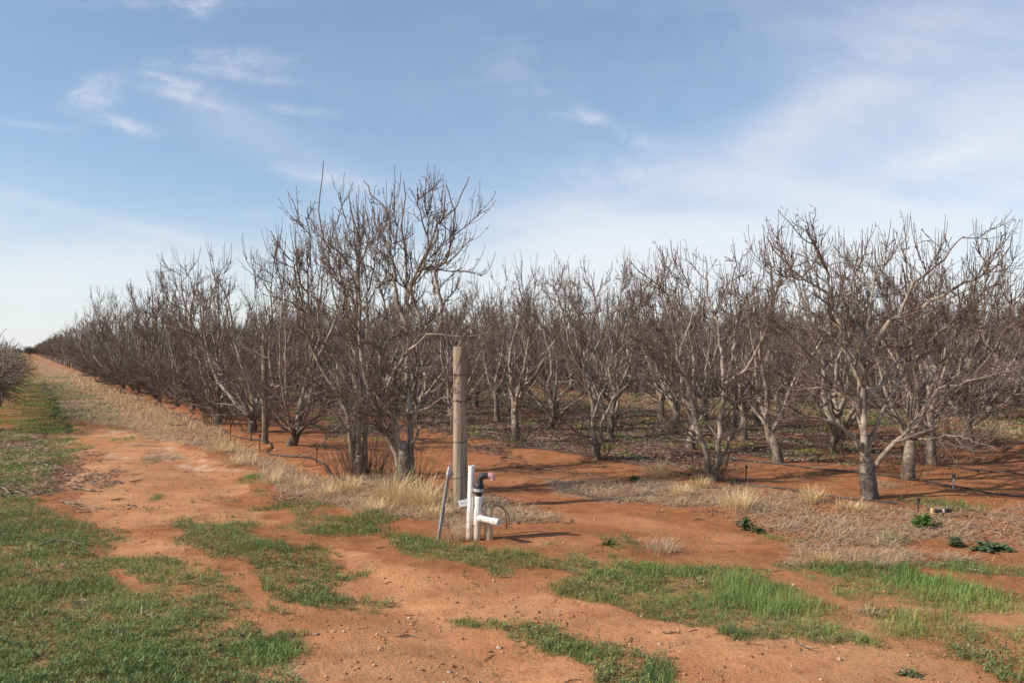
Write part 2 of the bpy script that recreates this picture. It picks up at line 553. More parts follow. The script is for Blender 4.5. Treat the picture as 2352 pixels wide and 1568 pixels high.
GREENP = [  # low weeds and grass
    (1.0, [(-500, 1150), (0, 1135), (110, 1165), (230, 1200), (290, 1250), (300, 1290), (250, 1320), (330, 1390), (430, 1400), (520, 1430), (590, 1470), (640, 1520), (700, 1560), (840, 1640), (1000, 1800), (1100, 2150), (-500, 2150)]),
    (.75, [(300, 1260), (420, 1270), (560, 1330), (640, 1380), (640, 1440), (560, 1440), (420, 1400), (320, 1380)]),
    (1.0, [(390, 1195), (450, 1180), (560, 1200), (600, 1225), (700, 1235), (740, 1270), (780, 1310), (860, 1345), (940, 1355), (950, 1385), (880, 1400), (900, 1425), (820, 1430), (740, 1400), (650, 1350), (560, 1290), (450, 1260), (380, 1230)]),
    (1.0, [(655, 1178), (720, 1155), (800, 1170), (850, 1195), (830, 1225), (760, 1222), (690, 1205)]),
    (1.0, [(840, 1205), (930, 1212), (1000, 1246), (1060, 1262), (1100, 1264), (1170, 1266), (1300, 1276), (1360, 1275), (1330, 1300), (1250, 1310), (1240, 1335), (1170, 1335), (1120, 1310), (1040, 1298), (960, 1290), (880, 1268)]),
    (1.0, [(1270, 1335), (1350, 1290), (1500, 1285), (1700, 1312), (1800, 1345), (1900, 1380), (1985, 1415), (2000, 1450), (2040, 1500), (1900, 1490), (1700, 1480), (1600, 1440), (1480, 1405), (1380, 1372)]),
    (1.0, [(1010, 1425), (1080, 1432), (1150, 1440), (1260, 1450), (1400, 1490), (1500, 1520), (1560, 1565), (1640, 1660), (1480, 1680), (1380, 1580), (1280, 1530), (1180, 1490), (1080, 1458)]),
    (.8, [(1345, 1218), (1420, 1220), (1500, 1240), (1500, 1262), (1420, 1255)]),
    (.35, [(1200, 1235), (1450, 1250), (1700, 1300), (1500, 1290), (1300, 1270)]),
    (.95, [(1860, 1290), (1960, 1290), (2080, 1300), (2200, 1335), (2352, 1375), (2600, 1420), (2600, 1470), (2352, 1440), (2200, 1405), (2060, 1375), (1980, 1335)]),
    (.85, [(1900, 1340), (2030, 1385), (2150, 1415), (2300, 1450), (2450, 1500), (2650, 1570), (2600, 1620), (2352, 1560), (2200, 1500), (2080, 1470), (2000, 1440)]),
    (.8, [(2080, 1275), (2200, 1282), (2352, 1296), (2650, 1330), (2650, 1360), (2352, 1335), (2200, 1315)]),
    (.65, [(1800, 1300), (1960, 1290), (2080, 1300), (2000, 1330), (1880, 1320)]),
    (.7, [(2020, 1225), (2120, 1240), (2110, 1262), (2010, 1250), (1940, 1230)]),
    (.9, [(2020, 1138), (2100, 1140), (2220, 1150), (2240, 1166), (2140, 1168), (2050, 1160)]),
    (1.0, [(40, 834), (80, 848), (115, 880), (140, 925), (160, 965), (75, 970), (35, 925), (20, 880)]),
    (.75, [(0, 930), (70, 935), (80, 965), (0, 970), (-200, 975), (-200, 930)]),
    (.95, [(-300, 965), (60, 962), (150, 985), (175, 1015), (160, 1060), (130, 1100), (100, 1140), (-300, 1150)]),
    (.8, [(110, 895), (150, 905), (160, 925), (120, 920)]),
    (.9, ell(235, 986, 38, 5)), (.9, ell(262, 1007, 40, 6)), (.9, ell(348, 1058, 42, 8)), (.9, ell(342, 1138, 34, 6)),
    (.8, ell(365, 1181, 20, 5)), (.85, ell(523, 1182, 38, 6)), (1., ell(590, 1098, 52, 13)), (.95, ell(600, 1133, 55, 11)),
    (.6, ell(640, 1160, 90, 10)), (.8, ell(150, 986, 35, 5)), (.6, ell(640, 1212, 60, 9)), (.6, ell(350, 845, 12, 4)),
    (.7, ell(160, 1022, 40, 8)), (.55, ell(650, 1500, 70, 40)), (.5, ell(640, 1440, 50, 40)), (.4, ell(2150, 1510, 120, 22, 8)),
    (.35, ell(2000, 1545, 120, 18, 6)), (.45, ell(1800, 1240, 70, 14)), (.5, ell(1700, 1225, 55, 12)), (.5, ell(1460, 1190, 50, 6)),
    (.4, ell(700, 1300, 50, 10)), (.5, ell(1160, 1240, 60, 8)), (.5, ell(180, 900, 60, 14)), (.4, ell(330, 915, 60, 8)), (.45, ell(400, 960, 60, 8)),
    (.8, ell(2150, 1360, 260, 34, 8)), (.8, ell(2250, 1480, 240, 30, 9)), (.6, ell(1900, 1320, 160, 26, 6)), (.5, ell(2200, 1300, 200, 16, 5)), (.9, ell(1455, 1098, 22, 6)), (.7, ell(1010, 1135, 14, 6)), (.5, ell(1900, 1105, 50, 8)),
]
DRYP = [
    (.95, [(62, 822), (90, 828), (160, 850), (235, 880), (330, 920), (450, 962), (520, 1000), (590, 1040), (650, 1075), (690, 1100), (640, 1110), (560, 1080), (520, 1050), (430, 1025), (330, 1005), (250, 975), (150, 965), (120, 920), (100, 880), (75, 845)]),
    (1.35, [(640, 1075), (740, 1100), (860, 1108), (960, 1110), (1010, 1150), (1070, 1160), (1075, 1230), (1030, 1240), (980, 1190), (860, 1190), (740, 1160), (640, 1120)]),
    (1.4, [(1075, 1140), (1130, 1135), (1200, 1150), (1280, 1178), (1290, 1200), (1200, 1205), (1110, 1200), (1075, 1190)]),
    (.75, [(1210, 1098), (1330, 1100), (1450, 1108), (1600, 1110), (1760, 1120), (1900, 1135), (2000, 1160), (2200, 1160), (2352, 1165), (2900, 1200), (2900, 1320), (2500, 1300), (2352, 1275), (2230, 1240), (2080, 1222), (1960, 1235), (1900, 1290), (1800, 1270), (1760, 1225), (1650, 1190), (1500, 1165), (1380, 1150), (1250, 1120)]),
    (.85, [(1790, 1180), (1960, 1200), (2080, 1225), (2100, 1290), (2000, 1310), (1880, 1290), (1800, 1240)]),
    (.5, [(2100, 1255), (2352, 1275), (2352, 1300), (2150, 1285)]),
    (.5, ell(2050, 1350, 90, 12, 6)), (.4, ell(2280, 1350, 110, 12, 6)), (.6, ell(1850, 1300, 90, 12, 4)), (.35, ell(1940, 1360, 70, 12, 8)),
    (.8, ell(312, 1024, 50, 6)), (.85, ell(350, 1047, 44, 9)), (.7, ell(487, 1147, 50, 8)), (.55, ell(493, 1093, 48, 6)),
    (.4, [(-300, 990), (60, 985), (190, 1010), (200, 1060), (130, 1130), (-300, 1140)]),
    (.5, [(120, 1130), (200, 1140), (220, 1170), (150, 1180), (100, 1150)]),
    (.5, ell(1530, 1250, 40, 10)), (.5, ell(1420, 1185, 140, 12, 4)), (.4, ell(560, 1180, 60, 10)), (.4, ell(1040, 1225, 40, 14)),
]
SALTP = [(1.0, [(365, 1020), (410, 1022), (440, 1045), (510, 1062), (520, 1078), (470, 1085), (410, 1065), (370, 1045)]),
         (.8, ell(268, 994, 36, 6, 6)), (.8, ell(275, 1047, 48, 8, 4)), (.6, ell(215, 1100, 26, 8)), (.4, ell(300, 1090, 100, 14))]
WETP = [(.9, ell(215, 1102, 55, 18)), (.7, ell(270, 1085, 60, 10, -20)), (.7, ell(165, 1060, 60, 20)), (.8, [(-300, 985), (60, 980), (150, 1020), (160, 1080), (110, 1140), (-300, 1150)]),
        (.5, [(120, 1000), (210, 980), (210, 1050), (190, 1090), (130, 1060)]), (.5, ell(200, 1170, 80, 12)), (.8, ell(1150, 1150, 90, 14, 6)), (.6, ell(700, 1150, 120, 16))]
LIGHTP = [(1.0, [(150, 975), (260, 985), (400, 1010), (470, 1035), (560, 1085), (560, 1150), (640, 1200), (400, 1200), (330, 1215), (200, 1190), (180, 1120)]),
          (1.0, [(740, 1250), (840, 1270), (1000, 1310), (1200, 1345), (1400, 1400), (1600, 1450), (1900, 1500), (2150, 1530), (2400, 1600), (2900, 1750), (2900, 2150), (600, 2150), (620, 1500), (700, 1430), (900, 1440), (960, 1380), (800, 1300)]),
          (.6, [(250, 1210), (420, 1240), (560, 1330), (620, 1400), (400, 1380), (290, 1300)]),
          (.55, [(1240, 1165), (1500, 1190), (1700, 1230), (1800, 1280), (1780, 1310), (1650, 1300), (1500, 1240), (1350, 1205)]),
          (.4, [(1130, 1260), (1250, 1230), (1450, 1250), (1460, 1290), (1300, 1280)]),
          (.6, [(1980, 1430), (2150, 1480), (2400, 1560), (2400, 1500), (2352, 1440), (2450, 1470), (2900, 1600), (2900, 1700), (2350, 1620), (2100, 1540)]),
          (.3, [(1100, 1030), (1250, 1030), (1400, 1090), (1200, 1100), (1090, 1130)])]
RG, RD, RS, RW, RL = raster(GREENP), raster(DRYP), raster(SALTP), raster(WETP), raster(LIGHTP)
ROWS = [3.85, 7.55, 9.43, 11.25, 13.1]


def fields(x, y):
    r = np.sqrt(x * x + y * y)
    n = x * N[0] + y * N[1]; s = x * U[0] + y * U[1]
    front = y > 1.0
    am = np.clip(.10 + .012 * r, .1, .45)
    g = np.where(front, look(RG, x, y, am, 1.6, 1), .5)
    d = np.where(front, look(RD, x, y, am, 1.3, 2), .2)
    sa = look(RS, x, y, .25, 2.0, 3) * front
    wt = look(RW, x, y, .25, 1.5, 4) * front
    li = np.where(front, look(RL, x, y, .2, 1.5, 5), .6)
    # inside the orchard: strips of leaf litter and green between rows of bare red soil
    inside = sst(n + .25 * sst(s, 10, 13), 7.3, 7.9) * sst(s + (fbm(x * .8, y * .8, 90) - .5) * 3, 6.8, 9.5)
    track = sst(n, 4.2, 5.0) * (1 - sst(n, 7.0, 7.6)) * sst(s, 13, 17)
    ph = np.cos((n - 8.5) / 1.87 * 2 * np.pi)
    k1 = fbm(s * .55, n * 2.6, 11)
    lit = inside * sst(ph * .28 + (k1 - .5) * 1.7 + .12 + .3 * sst(s, 11, 16), -.16, .12)
    lit = np.maximum(lit, track * sst(fbm(s * .6 + 3, n * 1.5, 19), .40, .52) * .9)
    k2 = fbm(s * .42 + 7, n * 2.2 + 3, 12)
    gi = np.maximum(inside * 1.0 * sst(k2 + ph * .06, .47, .58), track * sst(k2, .50, .62))
    edge = sst(s, 6, 9) * sst(n, 5.6, 7.0) * (1 - sst(n, 7.4, 8.2))
    lit = np.maximum(lit, edge * sst(fbm(s * .8, n * 3, 14), .5, .62) * .7)
    gap = sst(n, 14.4, 15.2) * (1 - sst(n, 18.8, 19.6))
    beyond = sst(n, 18.8, 20)
    d = np.maximum(d, .62 * gap * sst(fbm(s * .3, n * .9, 15), .42, .56))
    gi = np.maximum(gi, gap * sst(fbm(s * .35 + 4, n * .9, 16), .5, .62))
    d = np.maximum(d, beyond * .5 * sst(fbm(s * .3, n * .9, 18), .45, .6))
    verge = sst(n, .6, 1.6) * (1 - sst(n, 3.3, 3.8)) * sst(s, 19, 26)
    d = np.maximum(d, verge * .8 * sst(fbm(x * .6, y * .6, 24), .38, .6))
    g = np.maximum(g, sst(n, -.6, 0) * (1 - sst(n, .7, 1.5)) * sst(s, 15, 20) * .9)
    g = np.maximum(g, sst(n, .6, 1.2) * (1 - sst(n, 2.0, 2.8)) * sst(s, 18, 24) * .85 * sst(fbm(x * .45 + 3, y * .45, 27), .45, .6))
    lit = lit * (1 - gap)
    lft = (n < .3) & front & (s > 12)
    g = np.maximum(g, np.where(lft, .35 + .65 * sst(fbm(x * .6, y * .6, 21), .35, .55), 0))
    li = np.maximum(li, .62 * (1 - sst(r, 5.6, 7.4)) * front)
    g = np.maximum(g, gi)
    # behind and beside the camera
    # small stray patches
    k3 = fbm(x * 1.3, y * 1.3, 22)
    stray = sst(k3, .66, .76) * .5 * sst(y, 5, 9) * (1 - inside) * (1 - li * .9)
    g = np.maximum(g, stray)
    return dict(g=g, d=d, salt=sa, wet=wt, light=li, lit=lit, n=n, s=s, r=r, inside=inside, gap=gap)


# ------------------------------------------------------------------ the ground: one sheet out to the horizon
ys = [-400, -120, -40, -15, -6, -3, -1, 0.5, 1.5, 2.2]
yv = 2.2
while yv < 60:
    yv *= 1.0062
    ys.append(yv)
while yv < 5000:
    yv *= 1.09
    ys.append(yv)
ts = np.concatenate([[-9, -5, -3, -2, -1.4, -1.1, -.95, -.85], np.linspace(-.78, .78, 620), [.85, .95, 1.1, 1.4, 2, 3, 5, 9]])
ys = np.array(ys)
wid = np.sqrt(ys ** 2 + 4) * np.where(ys < 2, 1.2, 1.0)
X = ts[None] * wid[:, None]; Y = np.repeat(ys[:, None], len(ts), 1)
fx = fields(X.ravel(), Y.ravel())
Z = gh(X.ravel(), Y.ravel())
jit = (fbm(X.ravel() * 14, Y.ravel() * 14, 70, 3) - .5) * .008 * (1 - sst(fx['r'], 12, 22))
Z = Z + jit
V = np.stack([X.ravel(), Y.ravel(), Z], 1)
a, bb = X.shape
i = (np.arange(a - 1)[:, None] * bb + np.arange(bb - 1)[None]).ravel()
mb = MB()
gr_mask = sst(fx['g'] + (fbm(X.ravel() * 6, Y.ravel() * 6, 34, 3) - .5) * 1.1 + (fbm(X.ravel() * 1.7, Y.ravel() * 1.7, 35, 3) - .5) * .8, .40, 1.05)
dr_mask = sst(fx['d'] + (fbm(X.ravel() * 3.5, Y.ravel() * 3.5, 44, 3) - .5) * 1.0 + (fbm(X.ravel() * 1.1, Y.ravel() * 1.1, 46, 3) - .5) * 1.3 * (1 - .35 * sst(fx['s'], 9, 13)), .32, .95)
mb.add(V, np.stack([i, i + 1, i + 1 + bb, i + bb], 1), green=gr_mask, dry=dr_mask, salt=fx['salt'], wet=fx['wet'], light=fx['light'], litter=fx['lit'], inside=fx['inside'])
gm, t, b = newmat("soil", .97, .12)


def A(name):
    return t.node('ShaderNodeAttribute', attribute_name=name).outputs['Fac']


geo = t.node('ShaderNodeNewGeometry')
pos = geo.outputs['Position']
big = t.noise(pos, .9, 5, .6)
mid = t.noise(pos, 5, 5, .62)
fine = t.noise(pos, 45, 4, .65)
grit = t.noise(pos, 160, 3, .7)
red = t.mix(t.rng(mid, .35, .68), (0.315, 0.122, 0.050), (0.41, 0.172, 0.076))
sandy = t.mix(t.rng(big, .35, .65), (0.465, 0.205, 0.090), (0.555, 0.272, 0.130))
sandy = t.mix(t.rng(mid, .52, .66), sandy, (0.43, 0.190, 0.088))
lf = t.math('ADD', A('light'), t.math('MULTIPLY', t.math('SUBTRACT', big, .5), .9))
cs = t.mix(t.rng(lf, .2, .8), red, sandy)
cs = t.mix(t.math('MULTIPLY', A('inside'), t.rng(big, .3, .7, .3, .75)), cs, (0.205, 0.082, 0.040))
wetf = t.math('MULTIPLY', A('wet'), t.rng(mid, .30, .60))
cs = t.mix(t.math('MULTIPLY', wetf, .6), cs, (0.20, 0.092, 0.055))
streak = t.noise(t.mapping(pos, rot=(0, 0, rad(30)), scale=(5, 1.2, 1)), 1.0, 5, .65, .6)
saltf = t.math('MULTIPLY', A('salt'), t.rng(streak, .42, .64))
cs = t.mix(t.math('MULTIPLY', saltf, .8), cs, (0.68, 0.50, 0.36))
litn = t.math('MULTIPLY', A('litter'), t.rng(t.noise(pos, 9, 5, .7), .30, .52))
litc = t.mix(t.rng(fine, .42, .60), (0.080, 0.042, 0.028), (0.22, 0.125, 0.080))
cs = t.mix(t.math('MULTIPLY', litn, .9), cs, litc)
dryn = t.math('MULTIPLY', A('dry'), t.rng(t.noise(t.mapping(pos, rot=(0, 0, .6), scale=(1, 2.2, 1)), 14, 5, .7), .34, .58))
dryc = t.mix(t.rng(fine, .40, .62), (0.26, 0.165, 0.10), (0.54, 0.415, 0.275))
cs = t.mix(t.math('MULTIPLY', dryn, .85), cs, dryc)
grn = t.math('MULTIPLY', A('green'), t.rng(t.noise(pos, 18, 5, .7), .32, .56))
grc = t.mix(t.rng(fine, .4, .62), (0.13, 0.105, 0.045), (0.22, 0.22, 0.085))
cs = t.mix(t.math('MULTIPLY', grn, .7), cs, grc)
track_n = t.noise(t.mapping(pos, rot=(0, 0, rad(22)), scale=(.5, 2.6, 1)), 1.0, 5, .6, .4)
gr2 = t.math('ADD', t.math('MULTIPLY', t.math('SUBTRACT', grit, .5), .75), t.math('MULTIPLY', t.math('SUBTRACT', fine, .5), .65))
gr2 = t.math('ADD', gr2, t.math('MULTIPLY', t.math('SUBTRACT', track_n, .5), .75))
hs = t.node('ShaderNodeHueSaturation')
t.l.new(cs, hs.inputs['Color'])
t.put(hs.inputs['Value'], t.math('ADD', 1.0, gr2))
t.l.new(hs.outputs[0], b.inputs['Base Color'])
hh = t.math('ADD', t.math('ADD', t.math('MULTIPLY', mid, .8), t.math('MULTIPLY', fine, .5)), t.math('MULTIPLY', grit, .25))
bump(t, b, hh, .8, .03)
ground = mb.build("ground", gm)
tag(ground, kind='structure')


# ------------------------------------------------------------------ scattered growth
def candidates(n, seed, dmin=2.6, dmax=60, tmax=.78):
    rng = np.random.default_rng(seed)
    d = np.exp(rng.uniform(math.log(dmin), math.log(dmax), n))
    x = rng.uniform(-tmax, tmax, n) * d
    return x, d, rng


def blades(mb, x, y, z, L, W, lean, az, curl, tone, tipmul=1.25, segs=2):
    """bent tapering leaves: arrays of equal length"""
    K = len(x)
    dirh = np.stack([np.cos(az), np.sin(az), np.zeros(K)], 1)
    side = np.stack([-np.sin(az), np.cos(az), np.zeros(K)], 1)
    base = np.stack([x, y, z], 1)
    pts = []
    p = base; ang = lean
    step = L / segs
    pts.append(p)
    for k in range(segs):
        p = p + (dirh * np.sin(ang)[:, None] + np.array([0, 0, 1.0]) * np.cos(ang)[:, None]) * step[:, None]
        pts.append(p)
        ang = ang + curl
    V = []
    T = []
    for k in range(segs):
        ww = W * (1 - .45 * (k / segs)) * .5
        V += [pts[k] - side * ww[:, None], pts[k] + side * ww[:, None]]
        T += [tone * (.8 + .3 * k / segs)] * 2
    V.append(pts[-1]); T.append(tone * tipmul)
    nvp = 2 * segs + 1
    V = np.stack(V, 1).reshape(-1, 3); T = np.stack(T, 1).reshape(-1, 3)
    o = np.arange(K)[:, None] * nvp
    fs = []
    for k in range(segs - 1):
        fs.append(o + np.array([[2 * k, 2 * k + 1, 2 * k + 3, 2 * k + 2]]))
    tri = o + np.array([[2 * segs - 2, 2 * segs - 1, 2 * segs]])
    mb.add(V, fs + [tri], col=np.clip(T, 0, 1))


def green_tone(rng, x, y, f, K):
    base = np.array([0.180, 0.262, 0.070])
    k = fbm(x * .8, y * .8, 33)[:, None]
    yel = np.array([0.285, 0.32, 0.10]); blu = np.array([0.140, 0.215, 0.080])
    c = base + (yel - base) * sst(k, .5, .75) + (blu - base) * sst(1 - k, .5, .75) * .8
    bright = np.array([0.165, 0.305, 0.058])
    px = 1176 + F * x / y; py = HOR + CAM_H * F / y
    hot = np.exp(-(((px - 750) / 110) ** 2 + ((py - 1190) / 28) ** 2)) + np.exp(-(((px - 590) / 60) ** 2 + ((py - 1105) / 30) ** 2)) + np.exp(-(((px - 95) / 60) ** 2 + ((py - 920) / 60) ** 2)) \
        + .55 * np.exp(-(((px - 2150) / 200) ** 2 + ((py - 1330) / 55) ** 2)) + .7 * sst(-py, -1180, -1080) + .4 * np.exp(-(((px - 950) / 120) ** 2 + ((py - 1235) / 25) ** 2))
    c = c + (bright - c) * np.clip(hot, 0, .95)[:, None]
    k4 = fbm(x * 2.2, y * 2.2, 37)[:, None]
    c = c * (.72 + .56 * sst(k4, .3, .7))
    v = rng.normal(1, .16, K)[:, None]
    return np.clip(c * np.clip(v, .45, 1.7), 0, 1)


# grass
x, y, rng = candidates(1150000, 101)
f = fields(x, y)
cl = fbm(x * 6, y * 6, 34, 3)
c2 = fbm(x * 1.7, y * 1.7, 35, 3)
p = sst(f['g'] + (cl - .5) * 1.1 + (c2 - .5) * .8, .34, 1.0) * (.45 + .75 * sst(c2, .3, .6)) + .05 * sst(f['g'] + (cl - .5), .05, .5) + .006
p *= np.where(f['inside'] > .5, .8, 1)
keep = rng.random(len(x)) < p
x, y = x[keep], y[keep]; K = len(x)
f = {k: v[keep] for k, v in f.items()}
r = f['r']
px = 1176 + F * x / y; py = HOR + CAM_H * F / y
# upright grass in the middle band and broad-leaved mat weeds elsewhere
gz = np.clip(np.exp(-(((px - 1700) / 420) ** 2 + ((py - 1390) / 75) ** 2)) * 1.3 + np.exp(-(((px - 1050) / 260) ** 2 + ((py - 1265) / 45) ** 2)) + np.exp(-(((px - 2200) / 350) ** 2 + ((py - 1420) / 100) ** 2))
             + np.exp(-(((px - 620) / 150) ** 2 + ((py - 1260) / 35) ** 2)), 0, 1)
far = np.clip(r / 7.5, 1, 5)
L = rng.uniform(.018, .050, K) * (1 + 1.15 * gz * rng.random(K)) * (1 + .10 * (far - 1)) * (.35 + 1.3 * sst(fbm(x * 2.4, y * 2.4, 36), .3, .7))
W = rng.uniform(.0022, .0046, K) * far ** .95 * (1.25 - .35 * gz)
lean = np.abs(rng.normal(.55, .45, K)) * (1.1 - .35 * gz)
tone = green_tone(rng, x, y, f, K)
dead = rng.random(K) < .08
tone[dead] = np.array([.30, .23, .11])
mb = MB()
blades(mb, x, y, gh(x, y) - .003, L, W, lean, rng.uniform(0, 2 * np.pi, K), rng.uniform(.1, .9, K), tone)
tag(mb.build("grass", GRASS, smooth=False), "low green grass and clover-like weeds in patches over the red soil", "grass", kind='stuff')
print('grass', K)

# broad-leaved mat weeds with a few yellow flower heads
x, y, rng = candidates(60000, 102, 3.2, 11)
f = fields(x, y)
px = 1176 + F * x / y; py = HOR + CAM_H * F / y
gz = np.exp(-(((px - 1700) / 380) ** 2 + ((py - 1390) / 70) ** 2)) + np.exp(-(((px - 2250) / 380) ** 2 + ((py - 1400) / 90) ** 2))
p = sst(f['g'] + (fbm(x * 4, y * 4, 38, 3) - .5) * 1.1, .42, .95) * (1 - .8 * np.clip(gz, 0, 1))
keep = rng.random(len(x)) < p * .36
x, y = x[keep], y[keep]; K = len(x)
mb = MB(); mf = MB()
reps = 11
xx = np.repeat(x, reps); yy_ = np.repeat(y, reps); KK = K * reps
hgt = np.repeat(rng.uniform(.012, .055, K), reps)
az = rng.uniform(0, 2 * np.pi, KK)
rr = rng.uniform(.0, .03, KK)
xl = xx + np.cos(az) * rr; yl = yy_ + np.sin(az) * rr
zl = gh(xl, yl) + hgt * rng.random(KK)
tone = np.array([0.205, 0.250, 0.090]) * np.clip(rng.normal(1, .22, KK), .4, 1.9)[:, None]
tone[rng.random(KK) < .12] = np.array([.15, .20, .075])
blades(mb, xl, yl, zl, rng.uniform(.014, .030, KK), rng.uniform(.005, .009, KK), rng.uniform(.5, 1.5, KK), az, rng.uniform(-.3, .5, KK), tone, 1.1)
tag(mb.build("weeds", GRASS, smooth=False), "small-leaved mat weeds growing among the grass in the foreground", "weeds", kind='stuff')
sel = rng.random(K) < (.30 * np.exp(-((1176 + F * x / y - 1300) / 420) ** 2) + .10)
xf, yf = x[sel], y[sel]; KF = len(xf)
zf = gh(xf, yf) + rng.uniform(.035, .075, KF)
oct_v = np.array([[1, 0, 0], [-1, 0, 0], [0, 1, 0], [0, -1, 0], [0, 0, .7], [0, 0, -.7]]) * .0042
oct_f = np.array([[0, 2, 4], [2, 1, 4], [1, 3, 4], [3, 0, 4], [2, 0, 5], [1, 2, 5], [3, 1, 5], [0, 3, 5]])
cen = np.stack([xf, yf, zf], 1)
mf.add((cen[:, None] + oct_v[None]).reshape(-1, 3), (oct_f[None] + 6 * np.arange(KF)[:, None, None]).reshape(-1, 3))
tag(mf.build("flower_heads", YEL), "tiny yellow flower heads dotted over the foreground weeds", "flowers", kind='stuff')

# dry grass: matted straw plus upright tufts
x, y, rng = candidates(820000, 103, 5, 70)
f = fields(x, y)
cl = fbm(x * 3.5, y * 3.5, 44, 3)
cb = fbm(x * 1.1, y * 1.1, 46, 3)
p = sst(f['d'] + (cl - .5) * 1.0 + (cb - .5) * 1.3 * (1 - .35 * sst(f['s'], 9, 13)), .38, 1.0)
keep = rng.random(len(x)) < p * .75
x, y = x[keep], y[keep]; K = len(x); f = {k: v[keep] for k, v in f.items()}
r = f['r']; far = np.clip(r / 8.5, 1, 7)
strip = np.exp(-((f['n'] - 2.9) / .75) ** 2) * sst(f['s'], 9, 13) + .5 * f['gap']
up = rng.random(K) < np.clip(.025 + .50 * strip, 0, .8) * sst(fbm(x * 2.2, y * 2.2, 45), .35, .6)
L = np.where(up, rng.uniform(.06, .22, K) * (.5 + .5 * np.clip(strip, 0, 1)), rng.uniform(.05, .17, K)) * (1 + .05 * (far - 1))
W = rng.uniform(.0022, .0052, K) * far
lean = np.where(up, np.abs(rng.normal(.25, .25, K)), rng.uniform(1.1, 1.65, K))
z = gh(x, y) + np.where(up, 0, rng.uniform(.004, .035, K))
t1 = np.array([.70, .53, .33]); t2 = np.array([.43, .31, .21]); t3 = np.array([.72, .54, .29])
m_ = rng.random(K)[:, None]
tone = np.where(up[:, None], t3 * (.75 + .4 * m_), t2 + (t1 - t2) * m_) * np.clip(rng.normal(1, .15, K), .6, 1.4)[:, None]
mb = MB()
blades(mb, x, y, z, L, W, lean, rng.uniform(0, 2 * np.pi, K), np.where(up, rng.uniform(0, .6, K), rng.uniform(-.25, .35, K)), tone, 1.1)
tag(mb.build("dry_grass", STRAW, smooth=False), "matted and standing dry straw-coloured grass along the tree rows", "dry grass", kind='stuff')
print('dry', K)

# leaf litter
x, y, rng = candidates(760000, 104, 7, 45)
f = fields(x, y)
cl = fbm(x * 2.5, y * 2.5, 47, 3)
p = np.clip(sst(f['lit'] + (cl - .5) * .8, .3, .8) + .30 * f['inside'] + .10 * sst(f['d'], .3, .8) + .45 * sst(f['wet'] * cl, .2, .45), 0, 1)
keep = rng.random(len(x)) < p * .62
x, y = x[keep], y[keep]; K = len(x)
far = np.clip(np.hypot(x, y) / 10, 1, 4)
s_ = rng.uniform(.012, .030, K) * far ** .7
az = rng.uniform(0, 2 * np.pi, K)
q = np.array([[-1, -.5, 0], [.1, -.75, .25], [1, .0, .5], [.1, .6, .2]])
c, s2 = np.cos(az), np.sin(az)
qx = q[None, :, 0] * c[:, None] - q[None, :, 1] * s2[:, None]
qy = q[None, :, 0] * s2[:, None] + q[None, :, 1] * c[:, None]
qz = q[None, :, 2] * rng.uniform(-.6, 1.2, K)[:, None]
V = np.stack([x[:, None] + qx * s_[:, None], y[:, None] + qy * s_[:, None], (gh(x, y) + .006)[:, None] + np.abs(qz) * s_[:, None]], -1)
tone = np.array([.215, .135, .095]) * np.clip(rng.normal(1, .4, K), .35, 2.2)[:, None]
pal = rng.random(K) < .13
tone[pal] = np.array([.40, .31, .23])
mb = MB()
mb.add(V.reshape(-1, 3), np.arange(K * 4).reshape(-1, 4), col=np.repeat(tone, 4, 0))
tag(mb.build("leaf_litter", LITTER, smooth=False), "brown fallen leaves strewn on the soil between the tree rows", "leaf litter", kind='stuff')
print('litter', K)

# pebbles and crumbs of soil
x, y, rng = candidates(26000, 105, 3, 16)
f = fields(x, y)
keep = rng.random(len(x)) < (.15 + .6 * f['light']) * (1 - .8 * sst(f['g'], .3, .8))
x, y = x[keep], y[keep]; K = len(x)
s_ = .0022 + .010 * rng.random(K) ** 7 + .0015 * np.clip(y / 6, 0, 2)
ico = np.array([[1, 0, 0], [-1, 0, 0], [0, 1, 0], [0, -1, 0], [0, 0, .8], [0, 0, -.8]])
Vp = ico[None] * s_[:, None, None] * rng.uniform(.6, 1.4, (K, 6, 1)) + np.stack([x, y, gh(x, y) + s_ * .4], 1)[:, None]
tone = np.where(rng.random(K)[:, None] < .35, np.array([[.50, .33, .215]]), np.array([[.33, .165, .09]])) * np.clip(rng.normal(1, .2, K), .5, 1.5)[:, None]
mb = MB()
mb.add(Vp.reshape(-1, 3), (oct_f[None] + 6 * np.arange(K)[:, None, None]).reshape(-1, 3), col=np.repeat(np.clip(tone, 0, 1), 6, 0))
tag(mb.build("pebbles", LITTER, smooth=False), "fine pebbles and crumbs of soil scattered over the sandy track", "pebbles", kind='stuff')


# short bits of twig lying about
x, y, rng = candidates(16000, 106, 4.5, 26)
f = fields(x, y)
keep = rng.random(len(x)) < .03 + .22 * f['wet'] + .22 * f['lit'] + .12 * f['d'] + .10 * sst(fbm(x * .7, y * .7, 93), .55, .7)
x, y = x[keep], y[keep]; K = len(x)
az = rng.uniform(0, 2 * np.pi, K); Lt = rng.uniform(.03, .16, K) * rng.uniform(.4, 1, K)
dv = np.stack([np.cos(az), np.sin(az), np.zeros(K)], 1) * Lt[:, None] / 2
cn = np.stack([x, y, gh(x, y) + .006], 1)
bend = np.stack([-np.sin(az), np.cos(az), np.abs(rng.normal(size=K)) * .6], 1) * (Lt * rng.normal(scale=.12, size=K))[:, None]
Rt = rng.uniform(.0016, .0042, K)
v, q, _ = tubes(np.stack([cn - dv, cn + bend, cn + dv], 1), Rt[:, None] * np.array([[1, 1, .5]]), 4)
tn = np.array([.20, .13, .09]) * np.clip(rng.normal(1, .35, K), .4, 2)[:, None]
mb = MB(); mb.add(v, q, col=np.repeat(tn, 12, 0))
